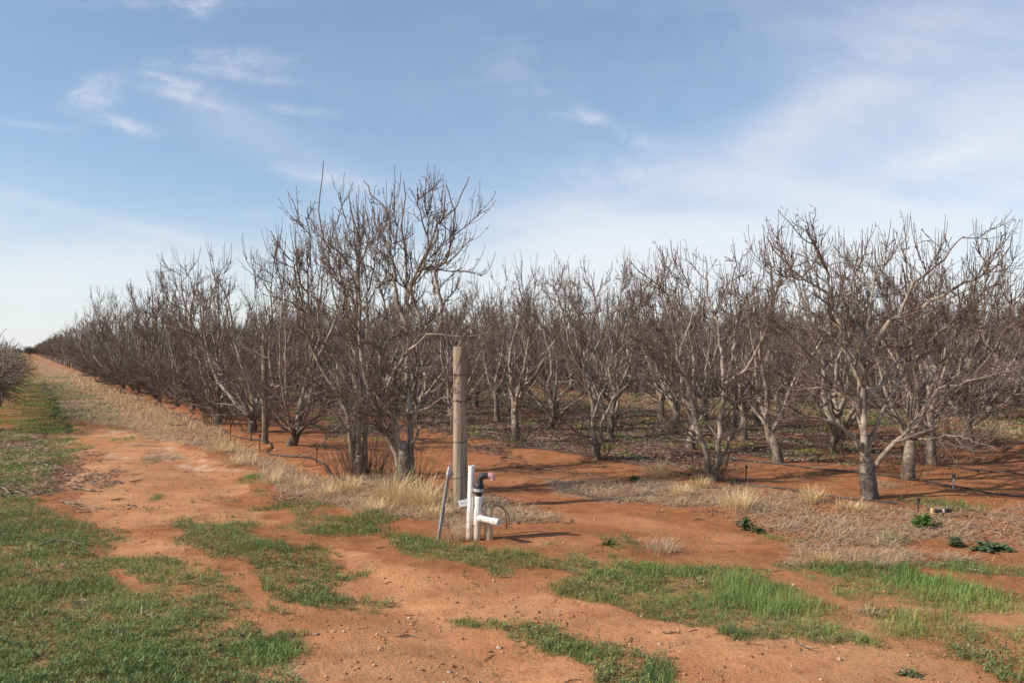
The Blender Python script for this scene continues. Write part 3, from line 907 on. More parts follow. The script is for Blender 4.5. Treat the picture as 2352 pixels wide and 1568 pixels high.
tag(mb.build("twig_debris", LITTER), "small broken twigs strewn over the soil and track", "twigs", kind='stuff')


# ------------------------------------------------------------------ bare fruit trees
def spawn(P, R, rng, n, t0, lr, M, ang, up, wig, rmul, rmin, rmax, rtip, axis=None, outw=0.0, tpow=1.0):
    """side shoots on a batch of paths; returns child paths and radii"""
    K0, M0, _ = P.shape
    K = K0 * n
    pi = np.repeat(np.arange(K0), n)
    t_ = t0 + (1 - t0) * rng.random(K) ** tpow
    u = t_ * (M0 - 1); k = np.minimum(u.astype(int), M0 - 2); fr = (u - k)[:, None]
    p = P[pi, k] * (1 - fr) + P[pi, k + 1] * fr
    r0 = R[pi, k] * (1 - fr[:, 0]) + R[pi, k + 1] * fr[:, 0]
    tg = P[pi, k + 1] - P[pi, k]; tg /= np.linalg.norm(tg, axis=1, keepdims=True) + 1e-9
    rv = rng.normal(size=(K, 3))
    if outw:
        o = p.copy(); o[:, 2] = 0
        if axis is not None: o = o - axis
        o /= np.linalg.norm(o, axis=1, keepdims=True) + 1e-6
        rv += o * outw
    rv -= tg * (rv * tg).sum(1, keepdims=True); rv /= np.linalg.norm(rv, axis=1, keepdims=True) + 1e-9
    a = rng.uniform(ang[0], ang[1], K)[:, None]
    d = tg * np.cos(a) + rv * np.sin(a)
    L = rng.uniform(lr[0], lr[1], K) * (1 - .45 * t_)
    step = (L / (M - 1))[:, None]
    C_ = [p]; 
    for j in range(M - 1):
        d = d + rng.normal(scale=wig, size=(K, 3)) + np.array([0, 0, up])
        d /= np.linalg.norm(d, axis=1, keepdims=True)
        p = p + d * step
        C_.append(p)
    Pc = np.stack(C_, 1)
    Pc[:, :, 2] = np.maximum(Pc[:, :, 2], .12)
    rb = np.clip(r0 * rmul, rmin, rmax)
    Rc = rb[:, None] * (1 - np.linspace(0, 1, M)[None]) + np.minimum(rtip, rb)[:, None] * np.linspace(0, 1, M)[None]
    return Pc, Rc


def limb_meshes(path, r0, r1, rng, dens=1.0, height=3.2, S1=8, l2=(.45, 1.20, 6.0), cap=1.12):
    """one main limb with its branches (mesh 1) and its twigs and spurs (mesh 2)"""
    M1 = len(path)
    kn = rng.normal(scale=.010, size=(M1, 3)); kn[0] = 0
    path = path + kn * min(1.0, r0 / .03)
    r1 = min(r1, .005)
    R1 = (r0 + (r1 - r0) * np.linspace(0, 1, M1) ** .75)
    seglen = np.linalg.norm(np.diff(path, axis=0), axis=1).sum()
    R1j = R1 * (1 + .10 * np.sin(np.arange(M1) * 1.7 + rng.random() * 6) * rng.random(M1))
    P1 = path[None]; RR1 = R1j[None]
    a = MB(); b_ = MB()
    v, q, rr = tubes(P1, RR1, S1); a.add(v, q, rad=rr)
    n2 = max(4, int(seglen * l2[2] * dens))
    P2, R2 = spawn(P1, RR1, rng, n2, .14, l2[:2], 10, (.55, 1.20), .09, .15, .54, .0080, .022, .0036, outw=.8)
    ok = P2[:, -1, 2] < height * (1.03 if cap > 1.1 else 1.0)
    if ok.sum() > 2: P2, R2 = P2[ok], R2[ok]
    v, q, rr = tubes(P2, R2, 5); a.add(v, q, rad=rr)
    n2b = max(3, int(seglen * 2.0 * dens))
    P2b, R2b = spawn(P1, RR1, rng, n2b, .3, (.2, .6), 7, (.5, 1.2), .05, .14, .4, .004, .010, .003, outw=.3)
    P3, R3 = spawn(P2, R2, rng, int(5.4 * dens), .12, (.18, .58), 7, (.40, .95), .12, .11, .58, .0040, .0075, .0026, outw=.2)
    P4, R4 = spawn(P3, R3, rng, 3, .12, (.03, .10), 3, (.5, 1.2), .06, .15, .8, .0032, .0044, .0048)
    P5, R5 = spawn(P2, R2, rng, int(6.5 * dens), .08, (.03, .10), 3, (.6, 1.3), .05, .15, .5, .0034, .0048, .0050)
    P6, R6 = spawn(P2b, R2b, rng, 4, .1, (.05, .20), 4, (.5, 1.2), .08, .15, .7, .0036, .0055, .0045)
    # straight water shoots rising from the upper wood
    tops = P2[:, -1, 2] > height * .55
    if tops.any():
        P7, R7 = spawn(P2[tops], R2[tops], rng, 4, .35, (.25, .75), 6, (.2, .9), .50, .04, .6, .0040, .006, .0030)
        lim = P7[:, -1, 2] < height * cap
        P7, R7 = P7[lim], R7[lim]
    else:
        P7 = np.zeros((0, 6, 3)); R7 = np.zeros((0, 6))
    for Px, Rx, S in ((P2b, R2b, 4), (P3, R3, 3), (P7, R7, 3), (P4, R4, 3), (P5, R5, 3), (P6, R6, 3)):
        if len(Px) == 0: continue
        # trim what grows out of the top of the crown
        ok = Px[:, :, 2].max(1) < height * cap
        Px, Rx = Px[ok], Rx[ok]
        if len(Px) == 0: continue
        v, q, rr = tubes(Px, Rx, S)
        b_.add(v, q, rad=rr)
    return a, b_


def trunk_mesh(path, r0, r1, rng, S=14):
    M = 16
    p = catmull(path, M)
    tt = np.linspace(0, 1, M)
    R = (r0 + (r1 * .85 - r0) * tt + .05 * np.exp(-tt * 7)) * np.sqrt(np.clip(1.06 - tt ** 9, .02, 1))
    v, q, rr = tubes(p[None], R[None], S)
    th = np.tile(np.arange(S) / S * 2 * np.pi, M); zz = np.repeat(tt, S)
    ph = rng.random(4) * 6
    k = 1 + .10 * np.sin(th * 2 + ph[0] + zz * 3) + .07 * np.sin(th * 3 + ph[1] - zz * 5) + .05 * np.sin(th * 5 + zz * 9 + ph[2])
    cen = np.repeat(p, S, 0)
    v = cen + (v - cen) * k[:, None]
    mb = MB()
    cap = (np.arange(S) + (M - 1) * S)[None]
    mb.add(v, [q, cap], rad=rr)
    return mb


def suckers(rng, n, rad_, h):
    az = rng.uniform(0, 2 * np.pi, n); r = rng.uniform(.08, rad_, n)
    base = np.stack([np.cos(az) * r, np.sin(az) * r, np.full(n, -.02)], 1)
    d = np.stack([np.cos(az) * .35, np.sin(az) * .35, np.ones(n)], 1) + rng.normal(scale=.14, size=(n, 3))
    L = rng.uniform(.35, 1, n) * h
    P_ = [base]; p = base
    for j in range(5):
        d = d + rng.normal(scale=.07, size=(n, 3)); d /= np.linalg.norm(d, axis=1, keepdims=True)
        p = p + d * (L / 5)[:, None]; P_.append(p)
    P_ = np.stack(P_, 1); R = np.linspace(.0045, .002, 6)[None] * np.ones((n, 1))
    mb = MB()
    v, q, rr = tubes(P_, R, 3); mb.add(v, q)
    P2, R2 = spawn(P_, R, rng, 2, .3, (.08, .25), 4, (.3, .8), .1, .1, .7, .0018, .003, .0015)
    v, q, rr = tubes(P2, R2, 3); mb.add(v, q)
    return mb


def generic_paths(rng, height, spread, nl, low=False):
    fork = rng.uniform(.06, .2) if low else rng.uniform(.28, .55)
    lean = rng.normal(scale=.06, size=2)
    trunk = np.array([[0, 0, -.12], [lean[0] * .3, lean[1] * .3, fork * .5], [lean[0], lean[1], fork + .05]])
    limbs = []
    a0 = rng.uniform(0, 2 * np.pi)
    for i in range(nl):
        az = a0 + i / nl * 2 * np.pi + rng.normal(scale=.25)
        leader = (i == 0)
        el = rad(rng.uniform(70, 86)) if leader else rad(rng.uniform(40, 64))
        d = np.array([math.cos(az) * math.cos(el), math.sin(az) * math.cos(el), math.sin(el)])
        top = height * (rng.uniform(.80, .93) if leader else rng.uniform(.68, .90))
        p = trunk[-1] - np.array([0, 0, rng.uniform(.0, .16)]); pts = [p]
        for k in range(24):
            d = d + rng.normal(scale=.09, size=3) + np.array([0, 0, .045])
            hr = math.hypot(p[0], p[1])
            if hr > spread * .75: d[:2] -= p[:2] / hr * .16
            d /= np.linalg.norm(d)
            p = p + d * .15; pts.append(p)
            if p[2] > top: break
        limbs.append((catmull(pts, 18), rng.uniform(.050, .066) if leader else rng.uniform(.034, .052), .010))
    nlow = int(rng.integers(8, 11)) if low else int(rng.integers(2, 5))
    for i in range(nlow):
        az = a0 + i / nlow * 2 * np.pi + rng.normal(scale=.3); el = rad(rng.uniform(12, 42) if low else rng.uniform(22, 50))
        d = np.array([math.cos(az) * math.cos(el), math.sin(az) * math.cos(el), math.sin(el)])
        p = trunk[-1] + np.array([0, 0, rng.uniform(-.12, .45)]) * np.array([1, 1, 1.0 if i % 2 else 0.0]); pts = [p]
        for k in range(int(rng.integers(6, 10))):
            d = d + rng.normal(scale=.13, size=3) + np.array([0, 0, .05]); d /= np.linalg.norm(d)
            p = p + d * .16; p[2] = max(p[2], .25); pts.append(p)
        limbs.append((catmull(pts, 12), rng.uniform(.016, .024), .006))
    return trunk, limbs


def build_tree(trunk, limbs, rng, height, rt=.10, suck=0, dens=1.0, suckr=.22, l2=(.45, 1.15, 4.5), cap=1.12):
    """mesh data of one tree: list of (part, mesh, twig mesh)"""
    parts = [('trunk', trunk_mesh(trunk, rt, rt * .8, rng).mesh('trunk'), None)]
    for (pth, r0, r1) in limbs:
        a, b_ = limb_meshes(pth, r0, r1, rng, dens, height, l2=l2, cap=cap)
        parts.append(('limb', a.mesh('limb'), b_.mesh('twigs')))
    if suck:
        parts.append(('sucker_shoots', suckers(rng, suck, suckr, .6).mesh('sucker_shoots'), None))
    for nme, m1, m2 in parts:
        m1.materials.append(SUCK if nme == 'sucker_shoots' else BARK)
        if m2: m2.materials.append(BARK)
    return parts


def place_tree(parts, loc, rz, scale, label, group='bare fruit trees in rows'):
    root = empty("fruit_tree", loc, rz, label, "tree", group)
    root.scale = (scale[0], scale[0], scale[1])
    for nme, m1, m2 in parts:
        o = bpy.data.objects.new(nme, m1); C.objects.link(o); o.parent = root
        if m2 is not None:
            q = bpy.data.objects.new('twigs', m2); C.objects.link(q); q.parent = o
    return root


def trace(pts, d0, off, base, M=20, curve=1.3):
    """points measured on the photograph, at the tree's own distance, bent towards or away from the viewer"""
    L = len(pts); out = []
    for i, (px, py) in enumerate(pts):
        tt = i / (L - 1)
        out.append(At(px, py, d0 + off * tt ** curve) - base)
    return catmull(out, M)


def hero(bx, by, tr, limbs, h, rt, suck, seed, label, dens=1.0, suckr=.22):
    rng = np.random.default_rng(seed)
    b0 = G(bx, by); d0 = b0[1]
    trunk = trace(tr, d0, 0, b0, 5)
    trunk[0] = (0, 0, -.12)
    L = [(trace(p, d0, off, b0), r0, r1) for (p, off, r0, r1) in limbs]
    parts = build_tree(trunk, L, rng, h, rt, suck, dens, suckr, (.30, .95, 4.6), 1.07)
    return place_tree(parts, b0, 0, (1, 1), label)


# the corner tree beside the post
hero(930, 1124, [(930, 1124), (928, 1090), (926, 1050), (928, 1012)], [
    ([(918, 1115), (915, 1060), (896, 1008), (876, 960), (850, 904), (843, 866), (836, 839), (826, 784), (824, 740), (827, 681), (824, 618), (827, 560), (816, 512), (799, 446)], -.35, .050, .008),
    ([(927, 1118), (922, 1050), (908, 985), (893, 926), (892, 888), (899, 863), (921, 831), (937, 811), (967, 781), (989, 769), (1036, 773), (1085, 775), (1120, 762)], -.55, .046, .010),
    ([(985, 771), (1000, 765), (1014, 727), (1014, 690), (1002, 634), (1002, 618), (1027, 596), (1038, 556), (1044, 493), (1027, 424)], -.25, .030, .006),
    ([(944, 1122), (943, 1060), (941, 1000), (940, 926), (937, 858), (937, 790), (932, 749), (933, 712), (930, 618), (925, 493), (930, 415)], .25, .050, .007),
    ([(935, 745), (911, 687), (905, 640), (899, 587), (896, 556), (892, 487), (870, 462), (852, 450), (835, 412)], .35, .030, .006),
    ([(932, 700), (950, 650), (972, 610), (985, 570), (1000, 530), (1018, 500), (1050, 470), (1075, 405)], .5, .024, .006),
    ([(960, 775), (966, 735), (950, 690), (944, 655), (965, 610), (983, 575), (974, 524), (960, 470), (958, 430)], -.7, .022, .006),
    ([(899, 868), (880, 830), (866, 798), (850, 770), (842, 700), (850, 640), (862, 590), (868, 540)], -.8, .022, .006),
    ([(946, 1110), (946, 1040), (952, 1006), (967, 981), (995, 973), (1030, 956), (1050, 940), (1062, 920)], -.3, .030, .007),
    ([(926, 952), (960, 945), (985, 935), (1003, 921), (1030, 910), (1060, 905)], -.9, .018, .006),
    ([(945, 960), (962, 934), (975, 910), (995, 896), (1022, 877), (1050, 860), (1085, 845)], .6, .024, .007),
    ([(914, 1110), (905, 1020), (880, 980), (860, 940), (840, 925), (815, 930), (795, 940)], -.5, .018, .006)],
    3.42, .098, 45, 11, "tall spreading bare fruit tree directly left of the thick wooden post", 1.12)
# second tree of that row
hero(827, 1088, [(827, 1088), (827, 1070), (826, 1055), (826, 1040)], [
    ([(824, 1040), (822, 990), (822, 954), (822, 885), (820, 844), (817, 762), (820, 681), (820, 618), (838, 580), (845, 530), (836, 470)], .2, .058, .008),
    ([(816, 1085), (812, 1050), (808, 1012), (801, 967), (790, 926), (768, 891), (746, 861), (730, 830), (712, 790), (700, 740), (690, 690), (680, 640), (672, 590)], -.3, .040, .007),
    ([(838, 1085), (838, 1040), (840, 985), (840, 926), (836, 888), (828, 850), (812, 800), (800, 750), (792, 700), (785, 640), (767, 596), (745, 540), (730, 487), (736, 440), (744, 372)], .5, .040, .006),
    ([(815, 965), (792, 968), (770, 989), (758, 1000), (746, 1008)], -.55, .024, .010),
    ([(828, 960), (850, 900), (870, 850), (885, 800), (890, 740), (880, 680), (870, 620), (880, 560)], .9, .030, .006),
    ([(815, 920), (790, 860), (770, 820), (740, 780), (715, 720), (705, 650), (712, 580), (705, 500)], -.9, .028, .006),
    ([(812, 940), (780, 900), (740, 890), (700, 880), (670, 860)], -.6, .020, .006),
    ([(825, 800), (780, 720), (760, 650), (755, 580), (770, 520), (790, 460)], .8, .022, .006)],
    3.35, .105, 130, 12, "bare fruit tree ringed by a thicket of brown basal shoots, left of the corner tree", 1.1, .42)
# the big lone-standing tree on the right
hero(1996, 1142, [(1996, 1142), (1994, 1110), (1990, 1070), (1986, 1040)], [
    ([(1988, 1075), (1983, 1038), (1983, 937), (1978, 850), (1962, 805), (1932, 754), (1912, 698), (1896, 670), (1851, 647), (1818, 618), (1790, 590), (1762, 545)], -.2, .050, .008),
    ([(1912, 705), (1908, 670), (1896, 606), (1880, 575), (1861, 545), (1850, 520)], -.5, .022, .006),
    ([(1978, 870), (2003, 805), (2033, 749), (2055, 730), (2079, 718), (2125, 703), (2160, 685), (2196, 662), (2240, 640), (2282, 617), (2310, 580), (2330, 540)], -.5, .038, .007),
    ([(2070, 725), (2080, 690), (2094, 657), (2110, 640), (2135, 622), (2165, 600), (2186, 571), (2215, 540)], -.7, .022, .006),
    ([(1978, 850), (1985, 800), (1993, 759), (2000, 710), (2008, 657), (2011, 610), (2009, 570)], .1, .036, .009),
    ([(2000, 1080), (2016, 1060), (2033, 1038), (2064, 1003), (2120, 952), (2140, 915), (2155, 891), (2200, 882), (2237, 871), (2280, 862), (2313, 855), (2345, 838)], -.9, .035, .010),
    ([(1990, 1050), (2012, 970), (2045, 905), (2085, 845), (2135, 785), (2185, 735), (2235, 690), (2280, 640), (2300, 590)], .45, .030, .006),
    ([(1982, 940), (1965, 860), (1935, 800), (1900, 760), (1865, 720), (1835, 670), (1815, 610), (1805, 560)], .5, .028, .006),
    ([(2237, 871), (2255, 840), (2277, 815), (2300, 775), (2318, 730), (2325, 670)], -1.0, .018, .006),
    ([(2060, 1010), (2095, 1006), (2135, 1008), (2185, 1000), (2230, 1010), (2287, 1033)], -1.1, .020, .007),
    ([(1982, 930), (2000, 905), (2023, 881), (2050, 850), (2074, 815), (2095, 785), (2110, 759), (2130, 725), (2150, 695), (2170, 640)], .6, .030, .007),
    ([(1985, 1045), (1978, 1033), (1942, 987), (1917, 972), (1880, 960), (1846, 952), (1800, 930), (1744, 921)], -.6, .026, .006),
    ([(1983, 960), (1962, 926), (1925, 890), (1891, 845), (1860, 815), (1830, 784), (1800, 755), (1780, 738), (1745, 720)], -.7, .028, .006),
    ([(1984, 1000), (1960, 930), (1925, 900), (1880, 890), (1830, 895), (1780, 880)], .5, .022, .006),
    ([(1980, 890), (1960, 840), (1940, 790), (1945, 730), (1960, 670), (1965, 610), (1975, 560)], .9, .028, .007)],
    3.0, .108, 0, 13, "largest right-hand bare fruit tree with smooth pale trunk and wide low right limb", 1.1)
# forked tree left of it
hero(1636, 1103, [(1636, 1103), (1638, 1092), (1640, 1080), (1642, 1066)], [
    ([(1630, 1100), (1622, 1062), (1605, 1000), (1590, 926), (1575, 870), (1558, 824), (1552, 780), (1547, 746), (1536, 690), (1510, 650), (1480, 630), (1450, 600)], -.3, .046, .007),
    ([(1590, 930), (1560, 900), (1530, 860), (1505, 820), (1480, 790), (1450, 770)], -.7, .022, .006),
    ([(1645, 1100), (1648, 1051), (1648, 1000), (1655, 960), (1662, 922), (1668, 883), (1695, 860), (1720, 835), (1745, 790), (1765, 740), (1775, 680), (1770, 610)], -.2, .046, .007),
    ([(1664, 890), (1660, 840), (1656, 805), (1650, 770), (1648, 746), (1640, 720), (1629, 690), (1625, 640), (1622, 590)], .5, .034, .006),
    ([(1650, 1070), (1668, 1028), (1680, 980), (1687, 942), (1711, 903), (1735, 870)], .4, .024, .006),
    ([(1668, 883), (1680, 830), (1687, 785), (1692, 740), (1690, 690), (1685, 640), (1690, 590)], .2, .028, .006),
    ([(1605, 1000), (1585, 990), (1560, 975), (1530, 970), (1505, 985)], -.6, .014, .005),
    ([(1558, 824), (1575, 770), (1590, 720), (1585, 660), (1578, 610)], .7, .022, .006)],
    2.95, .085, 25, 14, "bare fruit tree forking at the ground into two leaning stems, shredded bark at its foot", 1.1)
# next towards the post
hero(1370, 1053, [(1370, 1053), (1369, 1040), (1370, 1030), (1370, 1018)], [
    ([(1368, 1035), (1364, 1000), (1361, 942), (1351, 856), (1352, 800), (1362, 750), (1367, 707), (1362, 670), (1358, 630)], .2, .044, .007),
    ([(1374, 1030), (1378, 1005), (1383, 973), (1400, 935), (1414, 903), (1398, 856), (1412, 820), (1433, 793), (1455, 775), (1476, 750), (1480, 690)], -.3, .030, .006),
    ([(1368, 1025), (1357, 1016), (1330, 995), (1304, 973), (1280, 950), (1254, 938), (1232, 930)], -.7, .022, .006),
    ([(1362, 960), (1385, 900), (1405, 860), (1420, 800), (1430, 740), (1425, 680), (1430, 640)], .5, .026, .006),
    ([(1355, 880), (1330, 840), (1310, 800), (1300, 750), (1290, 700), (1270, 660)], -.3, .026, .006),
    ([(1351, 860), (1330, 810), (1320, 760), (1325, 700), (1330, 650)], .5, .024, .006)],
    2.95, .085, 30, 15, "slender bare fruit tree with a straight leader and one long low limb reaching left", 1.1)

# generic trees: eight kinds with all their parts
KINDS = []
for k in range(8):
    rng = np.random.default_rng(200 + k)
    h = rng.uniform(2.95, 3.35)
    tr, L = generic_paths(rng, h, 1.55, int(rng.integers(4, 6)))
    KINDS.append(build_tree(tr, L, rng, h, rng.uniform(.066, .088), int(rng.choice([0, 25, 40])), .92))
for k in range(4):
    rng = np.random.default_rng(240 + k)
    h = rng.uniform(3.1, 3.4)
    tr, L = generic_paths(rng, h, 1.5, 6, True)
    KINDS.append(build_tree(tr, L, rng, h, rng.uniform(.10, .12), [60, 0, 35, 80][k], .92, .30))
# and four simpler single-mesh kinds for trees too far off to show parts
FAR = []
for k in range(6):
    rng = np.random.default_rng(300 + k)
    h = 3.2
    tr, L = generic_paths(rng, h, 1.6, 5, k >= 4)
    mb = MB()
    v, q, rr = tubes(catmull(tr, 5)[None], np.linspace(.10, .08, 5)[None], 7); mb.add(v, q, rad=rr)
    for pth, r0, r1 in L:
        P1 = catmull(pth, 9)[None]; R1 = np.linspace(r0, r1, 9)[None]
        v, q, rr = tubes(P1, R1, 5); mb.add(v, q, rad=rr)
        P2, R2 = spawn(P1, R1, rng, 10, .15, (.45, 1.15), 5, (.45, 1.05), .12, .2, .5, .008, .018, .005, outw=.7)
        v, q, rr = tubes(P2, R2, 3); mb.add(v, q, rad=rr)
        P3, R3 = spawn(P2, R2, rng, 7, .1, (.18, .55), 4, (.3, .9), .22, .12, .6, .0055, .008, .004, outw=.2)
        ok = P3[:, -1, 2] < h * 1.1
        v, q, rr = tubes(P3[ok], R3[ok], 3); mb.add(v, q, rad=rr)
        tp_ = P2[:, -1, 2] > h * .55
        if tp_.any():
            P7, R7 = spawn(P2[tp_], R2[tp_], rng, 3, .4, (.3, .8), 4, (.2, .9), .7, .06, .6, .005, .007, .0042)
            ok = P7[:, -1, 2] < h * 1.15
            v, q, rr = tubes(P7[ok], R7[ok], 3); mb.add(v, q, rad=rr)
    me = mb.mesh('fruit_tree'); me.materials.append(BARK)
    FAR.append(me)
# very light version for the mass at the back
LITE = []
for k in range(3):
    rng = np.random.default_rng(400 + k)
    tr, L = generic_paths(rng, 3.2, 1.6, 4)
    vs, qs, rs, o_ = [], [], [], 0

    def addt(P_, R_, S, m=1.0):
        global o_
        v, q, rr = tubes(P_, R_, S)
        vs.append(v); qs.append(q + o_); rs.append(rr * m); o_ += len(v)
    addt(catmull(tr, 3)[None], np.linspace(.10, .08, 3)[None], 5)
    for pth, r0, r1 in L:
        P1 = catmull(pth, 6)[None]; R1 = np.linspace(r0, r1, 6)[None]
        addt(P1, R1, 4)
        P2, R2 = spawn(P1, R1, rng, 8, .2, (.5, 1.1), 4, (.45, 1.05), .15, .2, .5, .012, .02, .008, outw=.7)
        addt(P2, R2, 3, .7)
        P3, R3 = spawn(P2, R2, rng, 5, .1, (.2, .55), 3, (.4, 1.0), .25, .2, .6, .010, .013, .008, outw=.2)
        addt(P3, R3, 3, .4)
    LITE.append((np.concatenate(vs), np.concatenate(qs), np.concatenate(rs)))

# positions: first those measured one by one, then the rows carried on
ORD = ['first', 'second', 'third', 'fourth', 'fifth', 'sixth', 'seventh', 'eighth', 'ninth', 'tenth', 'eleventh', 'twelfth',
       'thirteenth', 'fourteenth', 'fifteenth', 'sixteenth', 'seventeenth', 'eighteenth', 'nineteenth', 'twentieth']
rs_ = random.Random(5)
spots = []      # (n, s, row, measured)
M0 = [13.88, 16.68, 18.79]
for s in M0: spots.append((3.85 if s < 18 else 3.6, s, 0))
s = 21.0
while s < 300:
    spots.append((3.75 + rs_.uniform(-.12, .12), s, 0)); s += rs_.uniform(2.0, 2.5)
rowm = {1: (7.55, [12.72], 15.0), 2: (9.43, [6.49, 8.40, 10.28, 12.42, 14.45, 16.72], 18.9), 3: (11.25, [5.0, 7.22, 8.93, 10.85, 12.65, 14.8, 16.97], 19.1),
        4: (13.1, [5.6, 7.73, 10.2, 12.9, 15.26, 17.9], 20.1)}
for rw, (n, meas, nxt) in rowm.items():
    for s in meas: spots.append((n + (.2 if (rw == 2 and s < 7) else 0), s, rw))
    s = nxt
    while s < 95:
        spots.append((n + rs_.uniform(-.1, .1), s + rs_.uniform(-.15, .15), rw)); s += 2.25
spots += [(13.98, 8.37, 5), (14.0, 14.75, 5), (13.96, 13.03, 5)]
for k in range(11):
    n = 20.0 + k * 1.9; s = 4 + rs_.uniform(0, 1)
    while s < 100:
        spots.append((n + rs_.uniform(-.12, .12), s + rs_.uniform(-.2, .2), 6 + k)); s += 2.25
ROWN = {0: 'row beside the track', 1: 'row of the forked tree', 2: 'next row behind the forked tree', 3: 'second row behind the forked tree',
        4: 'third row behind the forked tree'}
vis = []
for n, s, rw in spots:
    p = ns(n, s)
    d = p[1]
    if d < 6: continue
    tx = p[0] / d
    if tx > .66 + 1.4 / d or tx < -.72: continue
    vis.append((float(np.hypot(*p)), n, s, rw, p))
vis.sort(key=lambda q: q[0])
cnt = {}
massv, massq, massr, mo = [], [], [], 0
nobj = 0
rs_ = random.Random(9)
for dist, n, s, rw, p in vis:
    z = float(gh(p[0], p[1])) - .02
    rz = rs_.uniform(0, 2 * math.pi)
    hs = rs_.uniform(1.10, 1.16) if rw == 0 else rs_.uniform(.92, 1.08)
    ws = rs_.uniform(.92, 1.08)
    if rw == 0 and s < 15: hs *= 1.03
    k = rs_.randrange(1000)
    cnt[rw] = cnt.get(rw, 0) + 1
    c_ = cnt[rw]
    if nobj < 284:
        nobj += 1
        if rw in ROWN and c_ <= 20:
            if rw == 0:
                lab = "bare fruit tree in the row beside the track, %s past the two corner trees" % ORD[c_ - 1]
            elif rw == 1:
                lab = "bare fruit tree in the forked tree's row, %s beyond the slender one" % ORD[c_ - 1]
            else:
                lab = "bare fruit tree, %s from the near end of the %s" % (ORD[c_ - 1], ROWN[rw])
        elif rw == 0:
            lab = "crowded bare fruit tree far down the trackside row"
        elif rw in ROWN:
            lab = "bare fruit tree far down the near block, hidden among other trees"
        elif rw == 5:
            lab = ["right", "middle", "left"][min(c_ - 1, 2)] + "most small bare tree against the tan grass strip behind the near rows"
            lab = lab.replace("middlemost", "middle")
        else:
            side = "left of the wooden post" if p[0] / p[1] < -.07 else ("between post and forked tree" if p[0] / p[1] < .24 else ("between forked and largest tree" if p[0] / p[1] < .43 else "right of the largest tree"))
            lab = "bare tree, %s row beyond the grass strip, %s" % (ORD[rw - 6], side)
        if dist < 19.5:
            place_tree(KINDS[8 + c_ % 4] if rw == 0 else KINDS[k % 8], (p[0], p[1], z), rz, (ws, hs), lab)
        else:
            o = bpy.data.objects.new("fruit_tree", FAR[4 + k % 2 if rw == 0 else k % 4]); C.objects.link(o)
            o.location = (p[0], p[1], z); o.rotation_euler = (0, 0, rz); o.scale = (ws, ws, hs)
            tag(o, lab, "tree", 'bare fruit trees in rows')
    else:
        v, q, r_ = LITE[k % 3]
        c, s2 = math.cos(rz), math.sin(rz)
        vv = np.stack([v[:, 0] * c - v[:, 1] * s2, v[:, 0] * s2 + v[:, 1] * c, v[:, 2] * hs], 1) + np.array([p[0], p[1], z])
        massv.append(vv); massq.append(q + mo); massr.append(r_); mo += len(v)
print('trees', nobj, 'mass', len(massv), 'of', len(vis))
mb = MB()
mb.add(np.concatenate(massv), np.concatenate(massq), rad=np.concatenate(massr))
tag(mb.build("distant_orchard", BARK), "far rows of bare fruit trees merging into a brown mass", "orchard", kind='stuff')

# trees at the far end of the track: dense clipped crowns on short trunks
rng = np.random.default_rng(77)
for (px, top, wd, d, lab) in [(68, 794, 2.3, 262, "dense rounded brown tree at the far end of the track, left of the row"), (86, 795, 2.2, 275, "dense rounded brown tree at the far end of the track, touching the row"),
                              (40, 801, 1.6, 300, "small hazy round tree on the horizon left of the track end")]:
    X0 = (px - 1176) / F * d
    H = CAM_H + (HOR - top) / F * d
    root = empty("round_tree", (X0, d, 0), 0, lab, "tree", "trees at the end of the track")
    mt = MB(); tube1(mt, [(0, 0, -.1), (0.05, 0, .5), (0, 0, 1.1)], [.14, .1], 8, rad=.1); mt.build('trunk', BARK, root)
    n_ = 1500
    u_ = rng.normal(size=(n_, 3)); u_ /= np.linalg.norm(u_, axis=1, keepdims=True)
    p0 = u_ * rng.uniform(.1, .8, (n_, 1)) * (wd, wd, H * .40) + (0, 0, H * .54)
    p1 = p0 + u_ * (.45, .45, .45) + rng.normal(scale=.2, size=(n_, 3))
    PP = np.stack([p0, (p0 + p1) / 2 + rng.normal(scale=.06, size=(n_, 3)), p1], 1)
    v, q, rr = tubes(PP, np.array([[.03, .025, .018]]) * np.ones((n_, 1)), 3)
    mc = MB(); mc.add(v, q, rad=.008); mc.build('crown', BARK, root)

